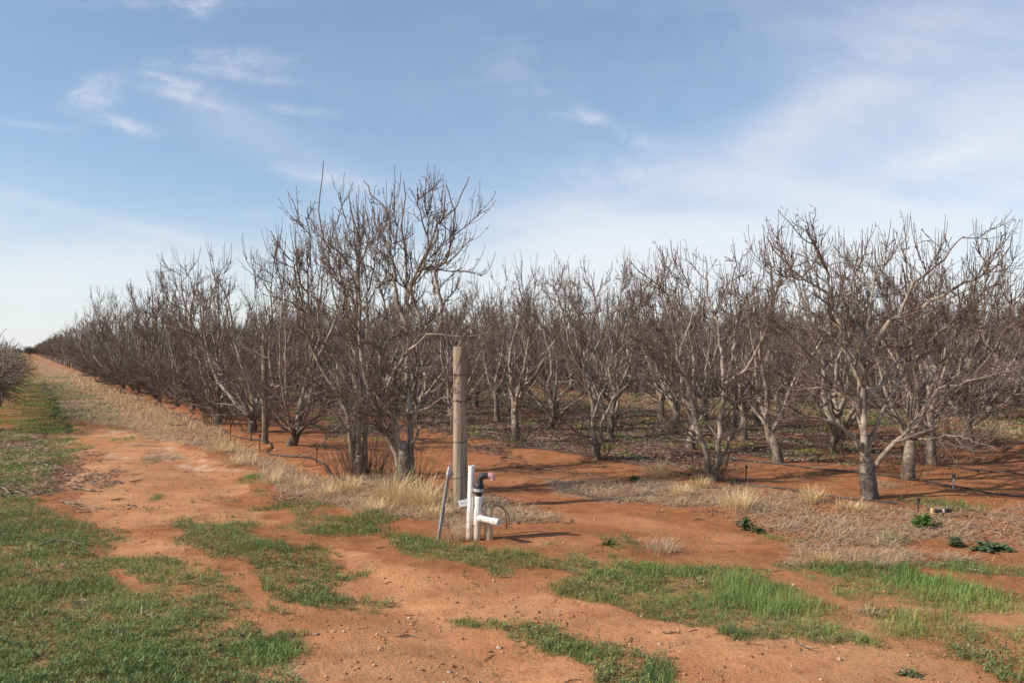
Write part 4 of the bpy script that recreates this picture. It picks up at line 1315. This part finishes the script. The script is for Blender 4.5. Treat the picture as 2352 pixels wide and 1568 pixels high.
# ------------------------------------------------------------------ row of old vines at the left edge
def vine(rng, n, s, label, nc=230):
    p = ns(n, s); z = float(gh(*p))
    root = empty("grapevine", (p[0], p[1], z - .02), rad(30.5), label, "grapevine", "old unpruned vines left of the track")
    root.scale = (1.1, 1, 1.09)
    mt = MB()
    pp = tube1(mt, [(0, 0, -.1), (.04, .02, .3), (-.03, .04, .6), (0, 0, .95)], [.085, .06, .055, .05], 10, rad=.03)
    mt.build('trunk', CANE, root)
    ma = MB()
    arms = []
    for sy in (-1, 1):
        a_ = catmull([(0, 0, .85), (rng.uniform(-.1, .1), sy * .35, 1.0), (rng.uniform(-.1, .1), sy * .75, 1.05), (0, sy * 1.15, 1.0)], 12)
        v, q, rr = tubes(a_[None], np.linspace(.04, .022, 12)[None], 7); ma.add(v, q, rad=rr); arms.append(a_)
    ma.build('arm', CANE, root)
    P = np.stack(arms); R = np.full((2, 12), .02)
    P2, R2 = spawn(P, R, rng, nc // 2, .0, (.5, 1.05), 8, (.7, 1.6), -.02, .12, .4, .008, .013, .005, tpow=1)
    P2[:, :, 2] = np.clip(P2[:, :, 2], .55, 1.84 + .1 * rng.random((len(P2), 1)))
    mc = MB(); v, q, rr = tubes(P2, R2, 4); mc.add(v, q, rad=rr)
    P3, R3 = spawn(P2, R2, rng, 2, .2, (.15, .5), 5, (.4, 1.1), .03, .12, .7, .005, .008, .0035)
    P3[:, :, 2] = np.clip(P3[:, :, 2], .5, 1.95)
    v, q, rr = tubes(P3, R3, 3); mc.add(v, q, rad=rr)
    mc.build('canes', CANE, root)
    return root


rng = np.random.default_rng(31)
for k in range(14):
    s = 20.2 + k * 2.1
    lab = ["nearest old grapevine with tangled grey canes at the left edge", "old grapevine just behind the nearest one at the left edge"][k] if k < 2 else "old grapevine hidden behind the end of the vine row at the left edge"
    vine(rng, -.72, s, lab, 170 if k < 4 else 110)
for k in range(9):
    vine(rng, -3.2, 22.0 + k * 2.1, "old grapevine in the next vine row at the far left edge", 130)

# ------------------------------------------------------------------ wooden posts
def post(px, py, ptop, dia, label, wires, group=None, seed=1, tilt=0, mat=None):
    b0 = G(px, py)
    d = b0[1]; H = CAM_H + (HOR - ptop) / F * d - b0[2]
    root = empty("wooden_post", b0, 0, label, "post", group)
    rng = np.random.default_rng(seed)
    S, M = 40, 26
    r = dia / 2
    zz = np.concatenate([np.linspace(-.12, H - .012, M - 2), [H - .003, H]])
    th = np.arange(S) / S * 2 * np.pi
    V = []
    cr = rng.uniform(0, 2 * np.pi, 9)
    for z in zz:
        k = r * (1.03 - .05 * z / H)
        if z > H - .005: k *= .93
        rr = k * (1 + .02 * np.sin(th * 3 + 1) + .012 * np.sin(th * 7 + z * 2))
        for c in cr:
            dth = (th - c - .05 * math.sin(z * 3 + c) + np.pi) % (2 * np.pi) - np.pi
            rr = rr - .014 * np.exp(-(dth / .09) ** 2) * (.4 + .6 * abs(math.sin(z * 1.7 + c * 5)))
        V.append(np.stack([rr * np.cos(th) + tilt * z, rr * np.sin(th), np.full(S, z)], 1))
    V = np.concatenate(V)
    i = (np.arange(M - 1)[:, None] * S + np.arange(S)[None]); j = (np.arange(M - 1)[:, None] * S + (np.arange(S)[None] + 1) % S)
    mb = MB(); mb.add(V, [np.stack([i, j, j + S, i + S], -1).reshape(-1, 4), (np.arange(S) + (M - 1) * S)[None]])
    mb.build('shaft', mat or WOOD, root)
    for wy, sl, tail in wires:
        wz = CAM_H + (HOR - wy) / F * (d - r) - b0[2]
        mw = MB()
        a = np.linspace(0, 2 * np.pi, 33)
        pts = np.stack([(r + .004) * np.cos(a) + tilt * wz, (r + .004) * np.sin(a), wz + sl * np.cos(a)], 1)
        tube1(mw, pts, .0032, 5, 0)
        if tail:
            tube1(mw, [(-.02, -r - .006, wz), (-.035, -r - .02, wz + .015), (-.01, -r - .024, wz + .004), (.02, -r - .014, wz - .012)], .004, 5)
            tube1(mw, [(r * .7, -r * .8, wz), (r + .05, -r * .7, wz - .05), (r + .14, -.03, wz - .06)], .003, 4)
        mw.build('wire', WIRE, root)
    for (hx, hy) in [(1053, 880), (1048, 918), (1043, 1089)] if seed == 1 else []:
        hz_ = CAM_H + (HOR - hy) / F * (d - r) - b0[2]; hxx = (hx - 1176) / F * (d - r) - b0[0]
        mk = MB(); yy0 = -math.sqrt(max(1e-5, r * r - hxx * hxx))
        lathe(mk, (hxx, yy0 + .006, hz_), (hxx * 2, yy0, 0), [(0, .008), (.006, .008), (.010, .003)], 10)
        mk.build('knot', WIRE, root)
    return root


post(1056.5, 1163, 796, .148, "thick round weathered wooden post bound with four wires beside the corner tree", [(860, .002, 0), (921, -.003, 1), (1015, .004, 0), (1096, .018, 0)], 'wooden posts')
post(610, 1018, 788, .105, "thinner wooden post standing inside the trackside tree row", [], 'wooden posts', 2, -.01, plain('old_post_wood', (.13, .105, .075), (.27, .215, .15), 12, .9, .15))

# ------------------------------------------------------------------ leaning stake
b0 = G(1007, 1241); d = b0[1]
top = At(1033, 1071, d + .03)
root = empty("stake", b0, 0, "thin grey square stake leaning right, just left of the thick post", "stake")
ax = (top - b0); L_ = np.linalg.norm(ax); ax /= L_
xa = np.cross([0, 1, 0], ax); xa /= np.linalg.norm(xa); ya = np.cross(ax, xa)
Rm = np.stack([xa, ya, ax], 1)
ca, sa_ = math.cos(.5), math.sin(.5)
Rm = Rm @ np.array([[ca, -sa_, 0], [sa_, ca, 0], [0, 0, 1]])
mb = MB(); boxm(mb, ax * (L_ / 2 - .06), .024, .024, L_ - .02, tilt=Rm); mb.build('shaft', GREY, root, smooth=False)
mb = MB(); boxm(mb, ax * (L_ - .055), .030, .030, .030, tilt=Rm); mb.build('collar', LGREY, root, smooth=False)
mb = MB(); boxm(mb, ax * (L_ - .019), .023, .023, .038, tilt=Rm); mb.build('tip', LGREY, root, smooth=False)

# ------------------------------------------------------------------ irrigation pipes
def hollow(mb, base, top, r, S=24):
    ax = np.asarray(top) - np.asarray(base); L = np.linalg.norm(ax)
    lathe(mb, base, ax, [(0, r), (L, r), (L, r * .86), (L - .08, r * .86)], S)


# tall white pipe with its tag
b0 = G(1077, 1238); d = b0[1]
tp = At(1083.5, 1068, d + .01)
root = empty("pipe_stand", b0, 0, "tallest white plastic pipe standing upright, with a white tag on it", "pipe", "irrigation pipes by the post")
mb = MB(); hollow(mb, (0, 0, -.08) - (tp - b0) * .0, tp - b0, .0278); mb.build('pipe', PVC, root)
# tag
cs_ = [At(px, py, d - .012) - b0 for px, py in [(1051.0, 1149), (1076, 1144), (1077, 1159.5), (1056, 1163.5)]]
mb = MB()
v = np.array(cs_ + [c + np.array([0, .003, 0]) for c in cs_])
mb.add(v, np.array([[0, 3, 2, 1], [4, 5, 6, 7], [0, 1, 5, 4], [1, 2, 6, 5], [2, 3, 7, 6], [3, 0, 4, 7]]))
tg = mb.build('tag', TAGM, root, smooth=False)
mb = MB()
ex = (cs_[1] - cs_[0]); ey = (cs_[3] - cs_[0])
rr_ = random.Random(3)
for k in range(7):
    u0 = .22 + k * .095; 
    a0 = cs_[0] + ex * u0 + ey * .38; 
    pts = [a0 + ex * .00 + ey * rr_.uniform(-.08, .1), a0 + ex * .03 + ey * rr_.uniform(.1, .22), a0 + ex * .06 + ey * rr_.uniform(-.06, .06), a0 + ex * .085 + ey * rr_.uniform(.05, .2)]
    tube1(mb, [q - np.array([0, .0015, 0]) for q in pts], .0007, 4)
mb.build('writing', INK, tg)

# riser with tee, union, black elbow and pink outlet
b0 = G(1094.7, 1238.5); d = b0[1]


def L2(px, py, dd=0):
    return At(px, py, d + dd) - b0


root = empty("irrigation_riser", b0, 0, "white pipe riser with side outlet, black elbow and pink end", "pipe", "irrigation pipes by the post")
axv = L2(1099.5, 1138) - np.array([0, 0, 0.0])
axn = axv / np.linalg.norm(axv); HV = np.linalg.norm(axv)


def along(py):
    return (1238.5 - py) / (1238.5 - 1138) * HV


mb = MB(); lathe(mb, (0, 0, -.08), axn, [(0, .0285), (along(1200) + .08, .0285)], 24)
mb.build('pipe', PVCDIRTY, root)
# tee body
mb = MB(); lathe(mb, (0, 0, 0), axn, [(along(1203), .0285), (along(1203), .0330), (along(1201), .0338), (along(1169), .0338), (along(1167), .0330), (along(1167), .0285)], 24)
tb = axn * along(1187)
ow = np.array([.19, -.155, -.012]); ow /= np.linalg.norm(ow)
lathe(mb, tb, ow, [(0, .030), (.03, .0315), (.052, .0315), (.054, .026)], 24)
mb.build('tee', PVC, root)
mb = MB(); lathe(mb, (0, 0, 0), axn, [(along(1166.6), .0285), (along(1156), .0285), (along(1155.5), .0320), (along(1140), .0320), (along(1139.5), .028), (along(1138), .028)], 24)
mb.build('coupling', PVC, root)
mb = MB(); lathe(mb, tb, ow, [(.045, .0268), (.19, .0268)], 24)
br = mb.build('outlet_pipe', PVC, root)
mb = MB(); lathe(mb, tb, ow, [(.183, .0268), (.183, .035), (.202, .036), (.205, .0315), (.240, .0315), (.244, .027), (.244, .022), (.238, .020)], 24)
for k in range(4):
    a = k * math.pi / 4
    boxm(mb, tb + ow * .242, .030, .003, .003, tilt=None)
mb.build('end_cap', PVC, br)
# black threaded union
mb = MB(); lathe(mb, (0, 0, 0), axn, [(along(1139), .027), (along(1131), .029), (along(1130.5), .034), (along(1128), .045), (along(1127), .045), (along(1127), .038)], 24)
lathe(mb, (0, 0, 0), axn, [(along(1120), .038), (along(1120), .0445), (along(1117.5), .0445), (along(1117), .040), (along(1115.8), .039), (along(1114.8), .041), (along(1113.6), .039), (along(1112.4), .041), (along(1110.8), .037), (along(1108), .034)], 24)
mb.build('union', BLACK, root)
mb = MB(); lathe(mb, (0, 0, 0), axn, [(along(1127), .0455), (along(1120.5), .0455)], 24); mb.build('band', LGREY, root)
mb = MB()
e0 = axn * along(1110)
pts = [e0, e0 + axn * .035, e0 + axn * .052 + np.array([.008, 0, 0]), e0 + axn * .066 + np.array([.026, 0, 0]), e0 + axn * .070 + np.array([.052, 0, 0]), e0 + axn * .070 + np.array([.085, 0, 0])]
tube1(mb, pts, [.0325, .0315, .0310, .0300, .0265, .0245], 22)
mb.build('elbow', GREYBLK, root)
mb = MB()
q0 = pts[-1]
tube1(mb, [q0 - np.array([.012, 0, 0]), q0 + np.array([.006, 0, 0]), q0 + np.array([.022, 0, -.006]), q0 + np.array([.026, 0, -.022]), q0 + np.array([.026, 0, -.036])], [.0255, .0270, .0270, .0255, .0240], 20)
lathe(mb, q0 + np.array([.026, 0, -.020]), (0, 0, -1), [(0, .0240), (.017, .0250), (.017, .020), (.006, .020)], 20)
mb.build('pink_outlet', PINK, root)

# short cream pipe and the cables coming out of it
b0 = G(1122, 1236.5); d = b0[1]
tp = At(1122.7, 1163, d)
root = empty("pipe_stub", b0, 0, "short cream plastic pipe stub, rightmost of the three pipes", "pipe", "irrigation pipes by the post")
mb = MB(); hollow(mb, (0, 0, -.08), tp - b0, .0385, 28); mb.build('pipe', CREAM, root)
for kk, pl in enumerate([[(1127, 1166, 0), (1134, 1161, .02), (1145, 1160, .04), (1157, 1166, .05), (1166, 1178, .05), (1170, 1190, .03), (1168, 1201, .0), (1160, 1207, -.02), (1172, 1209, -.03), (1179, 1213, -.05)],
                         [(1128, 1166, .01), (1138, 1160, .04), (1150, 1163, .06), (1159, 1173, .06), (1163, 1186, .05), (1163, 1200, .03), (1163, 1214, .03)]]):
    mb = MB(); tube1(mb, [At(a, b_, d + c) for a, b_, c in pl], .0035, 6, 50)
    o = mb.build("cable", BLACK)
    tag(o, ["thin black cable arching from the cream pipe with its end lying rightward", "thin black cable arching from the cream pipe straight into the soil"][kk], "cable", "black cables at the cream pipe")

# black pipe fitting lying in the straw on the right
b0 = G(2162, 1186); d = b0[1]
root = empty("pipe_fitting", b0, 0, "black pipe fitting with a white ring lying by the leafy weed on the right", "pipe fitting")
mb = MB(); tube1(mb, [(0, 0, -.05), (0, 0, .03), (.002, 0, .055)], [.018, .016], 10); mb.build('leg', BLACK, root)
mb = MB(); lathe(mb, (-.095, -.01, .062), (1, .05, 0), [(0, .017), (.18, .019), (.185, .012)], 16); mb.build('pipe', BLACK, root)
mb = MB(); lathe(mb, (-.008, -.006, .062), (1, .05, 0), [(0, .021), (.02, .0215), (.021, .02)], 18); mb.build('ring', PVC, root)
mb = MB(); boxm(mb, (-.102, -.012, .065), .022, .03, .05, rz=.2); mb.build('block', plain('ochre_block', (.62, .42, .2), (.7, .5, .28)), root, smooth=False)

# drip hoses and their stakes
def hose(pl, label, r=.010, group='drip hoses along the tree rows', tail=None):
    pts = []
    for a, b_ in pl:
        g = G(a, b_); pts.append(g + np.array([0, 0, r * 1.3]))
    if tail: pts = tail + pts
    mb = MB(); P = catmull(pts, len(pts) * 8)
    P[:, 2] = gh(P[:, 0], P[:, 1]) + r * .9 + (fbm(P[:, 0] * 3, P[:, 1] * 3, 80) ** 2) * .03
    rr = np.full(len(P), r)
    v, q, _ = tubes(P[None], rr[None], 8); mb.add(v, q)
    return tag(mb.build("hose", HOSE), label, "hose", group)


tl = [np.array([*ns(3.35 + .12 * math.sin(s), s), 0]) for s in np.arange(60, 20, -1.6)]
hose([(496, 979), (530, 1000), (574, 1010), (603, 1013), (620, 1018), (623, 1030), (612, 1038), (624, 1045), (660, 1049), (690, 1050), (724, 1057), (745, 1070), (762, 1092), (800, 1106), (850, 1116), (880, 1124)],
     "grey black drip hose snaking along the foot of the trackside row", .0125, tail=tl)
tl2 = [np.array([*ns(9.2 + .05 * math.sin(s * 2), s), 0]) for s in np.arange(30, 8.5, -1.5)]
hose([(2040, 1094), (2117, 1105), (2160, 1114), (2193, 1121), (2277, 1134), (2352, 1142), (2500, 1160)], "dark drip hose on bare soil right of the largest tree", .010, tail=tl2)
hose([(2080, 1056), (2185, 1072), (2260, 1082), (2352, 1092), (2500, 1108)], "farther dark drip hose crossing the soil at the right edge", .009)
hose([(1180, 1022), (1300, 1040), (1430, 1062), (1492, 1072), (1590, 1092), (1700, 1112), (1800, 1124), (1900, 1140), (2060, 1158)], "dark drip hose under the forked tree, half buried in leaves", .009)


def drip(px, py, ptop, label, mat=BLACK, lead=True):
    b0 = G(px, py); d = b0[1]; H = (py - ptop) / F * d
    root = empty("drip_stake", b0, 0, label, "drip stake", "sprinkler stakes beside the hoses")
    mb = MB(); tube1(mb, [(0, 0, -.05), (.004, 0, H * .5), (.008, 0, H * .93)], [.006, .008, .007], 8); mb.build('stake', mat, root)
    mb = MB(); lathe(mb, (.008, 0, H * .86), (.05, 0, 1), [(0, .008), (.01, .015), (.028, .016), (.036, .022), (.042, .022), (.046, .008)], 12); mb.build('head', BLACK, root)
    if lead:
        mb = MB()
        g0 = float(gh(b0[0] - .05, b0[1] - .25)) - b0[2]
        tube1(mb, [(0, 0, H * .8), (-.10, -.05, H * .45), (-.17, -.12, .04 + g0), (-.12, -.25, .012 + g0), (.02, -.22, .010 + g0), (.12, -.05, .015)], .0035, 5, 30)
        mb.build('feed_tube', BLACK, root)
    return root


drip(728, 1064, 1028, "black sprinkler stake left of the shoot-ringed tree")
drip(597, 1033, 999, "black sprinkler stake in front of the thinner post")
drip(577, 1011, 991, "short black sprinkler stake just left of the thinner post")
drip(530, 1009, 976, "black sprinkler stake farthest left along the trackside hose")
drip(2187, 1122, 1094, "pale sprinkler stake on bare soil right of the largest tree", LGREY)
drip(2106, 1171, 1149, "small black sprinkler stake above the leafy weed on the right", BLACK, False)
drip(1712, 1100, 1072, "black sprinkler stake right of the forked tree", BLACK)
drip(1878, 1066, 1046, "black sprinkler stake left of the largest tree's trunk, farther back", BLACK)

# ------------------------------------------------------------------ standing straw tufts
rng = np.random.default_rng(55)


def tuft(px, py, hP, wP, label, nb=260, tone=(.72, .54, .29), lean=.3):
    b0 = G(px, py); d = b0[1]
    H = hP / F * d; Wd = wP / F * d
    x = rng.normal(scale=Wd * .24, size=nb); y = rng.normal(scale=Wd * .22, size=nb)
    az = np.arctan2(y, x) + rng.normal(scale=.7, size=nb)
    Lb = rng.uniform(.45, 1.2, nb) * H
    tn = np.array(tone) * np.clip(rng.normal(1, .2, nb), .5, 1.5)[:, None]
    z = gh(b0[0] + x, b0[1] + y) - b0[2] - .01
    mb = MB()
    blades(mb, x, y, z, Lb, rng.uniform(.0025, .0045, nb), np.abs(rng.normal(lean, .28, nb)), az, rng.uniform(0, .45, nb), np.clip(tn, 0, 1), 1.15, 4)
    o = mb.build("dry_tuft", STRAW, smooth=False, loc=b0)
    return tag(o, label, "dry grass tuft", "standing tufts of dry grass")


tuft(1515, 1092, 46, 60, "rounded tuft of dry grass left of the forked tree", 420, lean=.6)
tuft(1692, 1168, 52, 62, "upright straw tuft at the path edge in front of the forked tree", 420)
tuft(1563, 1136, 34, 46, "small dry tuft at the path edge left of the forked tree's foot", 240)
tuft(1862, 1152, 46, 50, "dry tuft left of the largest tree's trunk", 300)
tuft(1612, 1116, 30, 34, "wisp of dry grass at the forked tree's foot", 160)
tuft(1955, 1168, 34, 80, "mound of dry grass piled against the largest tree's trunk", 420, lean=.9)
tuft(1526, 1268, 46, 60, "sparse dry tuft between the two sandy paths", 160, (.45, .34, .22), .6)
tuft(1880, 1296, 44, 60, "dry golden tuft right of the path, left one of two", 240, (.55, .36, .17), .6)
tuft(1945, 1292, 34, 90, "dry golden tuft right of the path, right one of two", 260, (.50, .37, .20), .9)
tuft(1990, 1410, 30, 44, "little dead tuft in the green band at lower right", 90, (.58, .42, .28), .6)
tuft(905, 1150, 80, 90, "tall straw tuft in front of the corner tree's left side", 520, lean=.4)
tuft(965, 1160, 78, 90, "tall straw tuft between the corner tree and the leaning stake", 560, lean=.45)
tuft(795, 1128, 52, 70, "straw tuft below the shoot-ringed tree", 320)
tuft(745, 1140, 40, 60, "smaller straw tuft left of the shoot-ringed tree's tuft", 240)
tuft(852, 1172, 40, 80, "low straw tuft on the slope left of the corner tree's tufts", 300, lean=.7)
tuft(1000, 1185, 50, 60, "straw tuft at the foot of the leaning stake", 260, lean=.6)
tuft(1040, 1240, 44, 56, "straw tuft between the leaning stake and the tallest pipe", 260, (.55, .38, .22), .6)
tuft(1240, 1190, 26, 56, "pale straw tuft right of the black cables", 160, lean=.9)
tuft(620, 1110, 40, 60, "straw tuft right of the bright green patch by the track", 220)
tuft(690, 1120, 34, 60, "straw tuft midway between the bright patch and the corner", 200)
tuft(540, 1068, 36, 50, "straw tuft at the salty edge of the track", 200)
tuft(500, 1040, 40, 50, "taller straw tuft left of the thinner post", 220)
tuft(1135, 1160, 24, 60, "flattened straw tuft right of the pink outlet", 200, (.42, .33, .23), 1.0)

# leafy weeds one can tell apart
def leafy(px, py, hP, wP, label, nl=150, ls=.03, tone=(.080, .165, .055)):
    b0 = G(px, py); d = b0[1]; H = hP / F * d; Wd = wP / F * d
    root = empty("leafy_weed", b0, 0, label, "weed", "broad-leaved weeds")
    ns_ = 16
    az = rng.uniform(0, 2 * np.pi, ns_); rr = rng.uniform(.1, 1, ns_)
    tips = np.stack([np.cos(az) * rr * Wd * .5, np.sin(az) * rr * Wd * .35, H * (1.05 - .7 * rr) * rng.uniform(.7, 1, ns_)], 1)
    ms = MB()
    for tpt in tips: tube1(ms, [(0, 0, -.01), tpt * (.5, .5, .75), tpt], [.003, .0015], 4, 6, col=(.10, .15, .06))
    ms.build('stems', GRASS, root)
    k = rng.integers(0, ns_, nl); f_ = rng.uniform(.25, 1.0, nl)[:, None]
    c = tips[k] * f_ ** np.array([1, 1, .7]) + rng.normal(scale=.012, size=(nl, 3)); c[:, 2] = np.maximum(c[:, 2], .01)
    s_ = rng.uniform(.6, 1.3, nl) * ls
    a = rng.uniform(0, 2 * np.pi, nl); tl_ = rng.uniform(-.5, .5, (nl, 2))
    hexa = np.array([[-.9, 0], [-.4, -.55], [.3, -.6], [1, -.15], [.85, .35], [.2, .6], [-.45, .5]])
    cx = hexa[None, :, 0] * np.cos(a)[:, None] - hexa[None, :, 1] * np.sin(a)[:, None]
    cy = hexa[None, :, 0] * np.sin(a)[:, None] + hexa[None, :, 1] * np.cos(a)[:, None]
    cz = cx * tl_[:, :1] + cy * tl_[:, 1:] - .25 * (cx ** 2 + cy ** 2)
    V = c[:, None] + np.stack([cx, cy, cz], -1) * s_[:, None, None]
    tn = np.array(tone) * (1.45, 1.12, 1.15) * np.clip(rng.normal(1, .22, nl), .5, 1.8)[:, None]
    m_ = MB(); m_.add(V.reshape(-1, 3), np.arange(nl * 7).reshape(-1, 7), col=np.repeat(np.clip(tn, 0, 1), 7, 0))
    m_.build('leaves', GRASS, root, smooth=False)
    return root


leafy(1710, 1217, 36, 56, "dark grey-green leafy weed at the edge of the path", 170, .018, (.085, .15, .075))
leafy(1740, 1222, 14, 50, "low sprawling part-green weed just right of the dark leafy weed", 90, .016, (.06, .12, .04))
leafy(2122, 1212, 42, 80, "bushy bright green weed in front of the black pipe fitting", 320, .020, (.075, .18, .045))
leafy(2190, 1252, 30, 50, "greyish broad-leaved weed left of the spreading one at the right edge", 90, .026, (.11, .17, .075))
leafy(2260, 1262, 24, 130, "spreading greyish broad-leaved weed near the right edge", 260, .026, (.09, .16, .07))
leafy(1456, 1104, 16, 44, "small green weed on the path left of the rounded dry tuft", 120, .018, (.08, .17, .05))
leafy(2085, 1545, 7, 74, "low broad-leaved weed on bare soil at lower right", 60, .014, (.12, .17, .08))
leafy(1400, 1250, 14, 40, "small weed in the red soil right of the pipes", 70, .016, (.08, .14, .04))

# ------------------------------------------------------------------ stones and sticks
def stone(px, py, size, label, mat=ROCK, flat=.65):
    b0 = G(px, py); d = b0[1]; r = size * .85 / F * d / 2
    th = np.linspace(0, 2 * np.pi, 11)[:-1]; V = []; prof = [(-.8, .55), (-.3, .95), (.2, 1.0), (.65, .72), (.92, .3)]
    for h, rr in prof:
        k = rng.uniform(.8, 1.2, 10)
        V.append(np.stack([np.cos(th) * rr * k * r * 1.2, np.sin(th) * rr * k * r, np.full(10, h * r * flat) + rng.normal(scale=r * .05, size=10)], 1))
    V = np.concatenate(V)
    i = (np.arange(4)[:, None] * 10 + np.arange(10)[None]); j = (np.arange(4)[:, None] * 10 + (np.arange(10)[None] + 1) % 10)
    mb = MB(); mb.add(V, [np.stack([i, j, j + 10, i + 10], -1).reshape(-1, 4), (np.arange(10) + 40)[None]])
    o = mb.build("stone", mat, smooth=False, loc=b0 + np.array([0, 0, r * flat * .35]))
    o.rotation_euler = (0, 0, rng.uniform(0, 6))
    return tag(o, label, "stone", "loose stones on the soil")


for a in [(726, 1454, 16, "red-brown stone left of its pale twin on the sandy path"), (767, 1447, 11, "pale small stone right of the red-brown one", PALEROCK), (875, 1485, 12, "pinkish pebble above the bottom edge, left of centre"),
          (1032, 1541, 14, "whitish pebble near the bottom edge left of the weed band", PALEROCK), (1147, 1485, 16, "pale flat stone touching the weed band at the bottom", PALEROCK), (940, 1417, 11, "orange stone right of the yellow-flowered weed patch"),
          (1514, 1476, 11, "pale pebble on the sandy path below the big grass band", PALEROCK), (1006, 1527, 9, "small orange pebble near the bottom edge"), (150, 1553, 18, "pale yellowish stone in the grass at bottom left", PALEROCK),
          (918, 1139, 10, "white stone in the straw below the corner tree", PALEROCK), (730, 1092, 11, "pinkish stone left of the shoot-ringed tree"), (634, 1033, 9, "light stone beside the hose bend near the thinner post", PALEROCK),
          (953, 1306, 9, "small pebble on the sandy path below the leaning stake"), (921, 1345, 8, "small pebble beside the tip of the yellow-flowered weeds"), (1473, 1413, 9, "pale crumb of stone below the big grass band's left end", PALEROCK),
          (885, 1326, 6, "tiny black stone on the sandy path", BLACK), (2450 * .8, 1475, 9, "pinkish pebble under the right end of the big grass band")]:
    stone(*a)


def stick(pl, r, label, mat=STICK, lift=.006, fork=None):
    P = [G(a, b_) + np.array([0, 0, lift + r]) for a, b_ in pl]
    mb = MB(); tube1(mb, P, [r, r * 1.1, r * .4], 6)
    if fork:
        Q = [G(a, b_) + np.array([0, 0, lift + r + .012 * i]) for i, (a, b_) in enumerate(fork)]
        tube1(mb, Q, [r * .7, r * .3], 5)
    return tag(mb.build("stick", mat), label, "stick", "fallen sticks")


stick([(907, 1458), (925, 1461), (938, 1458), (962, 1463)], .0045, "forked brown stick lying on the sandy path at bottom centre", fork=[(925, 1461), (934, 1455), (942, 1453)])
stick([(1520, 1452), (1540, 1453), (1556, 1452)], .005, "short brown stick on the sandy path below the big grass band")
stick([(187, 1124), (212, 1128), (238, 1130)], .012, "grey stick lying across the left side of the track", CANE)
stick([(257, 1150), (275, 1147), (292, 1146)], .007, "dark stick on the track right of the grey one")
stick([(-10, 1122), (8, 1124), (18, 1130), (25, 1139)], .009, "pale bent branch at the left edge", CANE, .02, fork=[(2, 1123), (14, 1121), (30, 1122)])
stick([(36, 1131), (50, 1135), (63, 1142)], .007, "pale branch right of the bent one at the left edge", CANE, .015, fork=[(36, 1128), (60, 1126), (85, 1130)])
stick([(140, 1153), (165, 1157), (188, 1162)], .009, "thin pale stick at the edge of the green lawn patch", CANE, .012, fork=[(150, 1156), (175, 1168), (200, 1170)])
stick([(90, 1262), (120, 1252), (155, 1249), (185, 1256), (215, 1258)], .006, "long bent twig lying in the grass at left", CANE, .03)
stick([(285, 1288), (312, 1284), (335, 1286)], .004, "thin brown twig on red soil between the left weed patches")
stick([(1590, 1192), (1605, 1193), (1618, 1193)], .007, "short stick on the sandy path beyond the green strip")
stick([(2200, 1306), (2240, 1310), (2275, 1318)], .006, "pale straight twig in the grass near the right edge", CANE)
stick([(2180, 1300), (2140, 1293), (2110, 1296)], .007, "dark knobbly twig near the right edge")
stick([(1180, 1075), (1205, 1071), (1222, 1069)], .010, "dark stick on the red path behind the pipes")
stick([(1228, 1078), (1260, 1079), (1285, 1084)], .008, "grey twig on the red path right of the dark one", CANE)
stick([(1215, 1095), (1240, 1098), (1275, 1102)], .007, "thin straight twig on the red path behind the pink outlet", CANE)
stick([(1150, 1053), (1165, 1051), (1180, 1053)], .011, "dark twig on the red soil right of the post")
stick([(300, 1107), (318, 1104), (328, 1099)], .006, "small dark twig in the middle of the track")
stick([(1290, 1580 * .995), (1310, 1562), (1335, 1560)], .004, "thin twig at the bottom edge under the flowering weeds")
stick([(1815, 1470), (1850, 1490), (1880, 1494)], .005, "bent dry stalk at the lower edge of the big grass band", CANE, .015)

for o in bpy.data.objects:
    if o.type == 'MESH' and o.parent and o.data.materials and o.data.materials[0] in (PVC, PVCDIRTY, CREAM, BLACK, LGREY, PINK):
        o.data.set_sharp_from_angle(angle=rad(32))
for o in bpy.data.objects:
    if o.type == 'MESH' and o.parent is None and not o.get('kind'):
        o['kind'] = 'thing'
    elif o.type == 'EMPTY' and o.parent is None:
        o['kind'] = 'thing'
print('objects', len(bpy.data.objects))
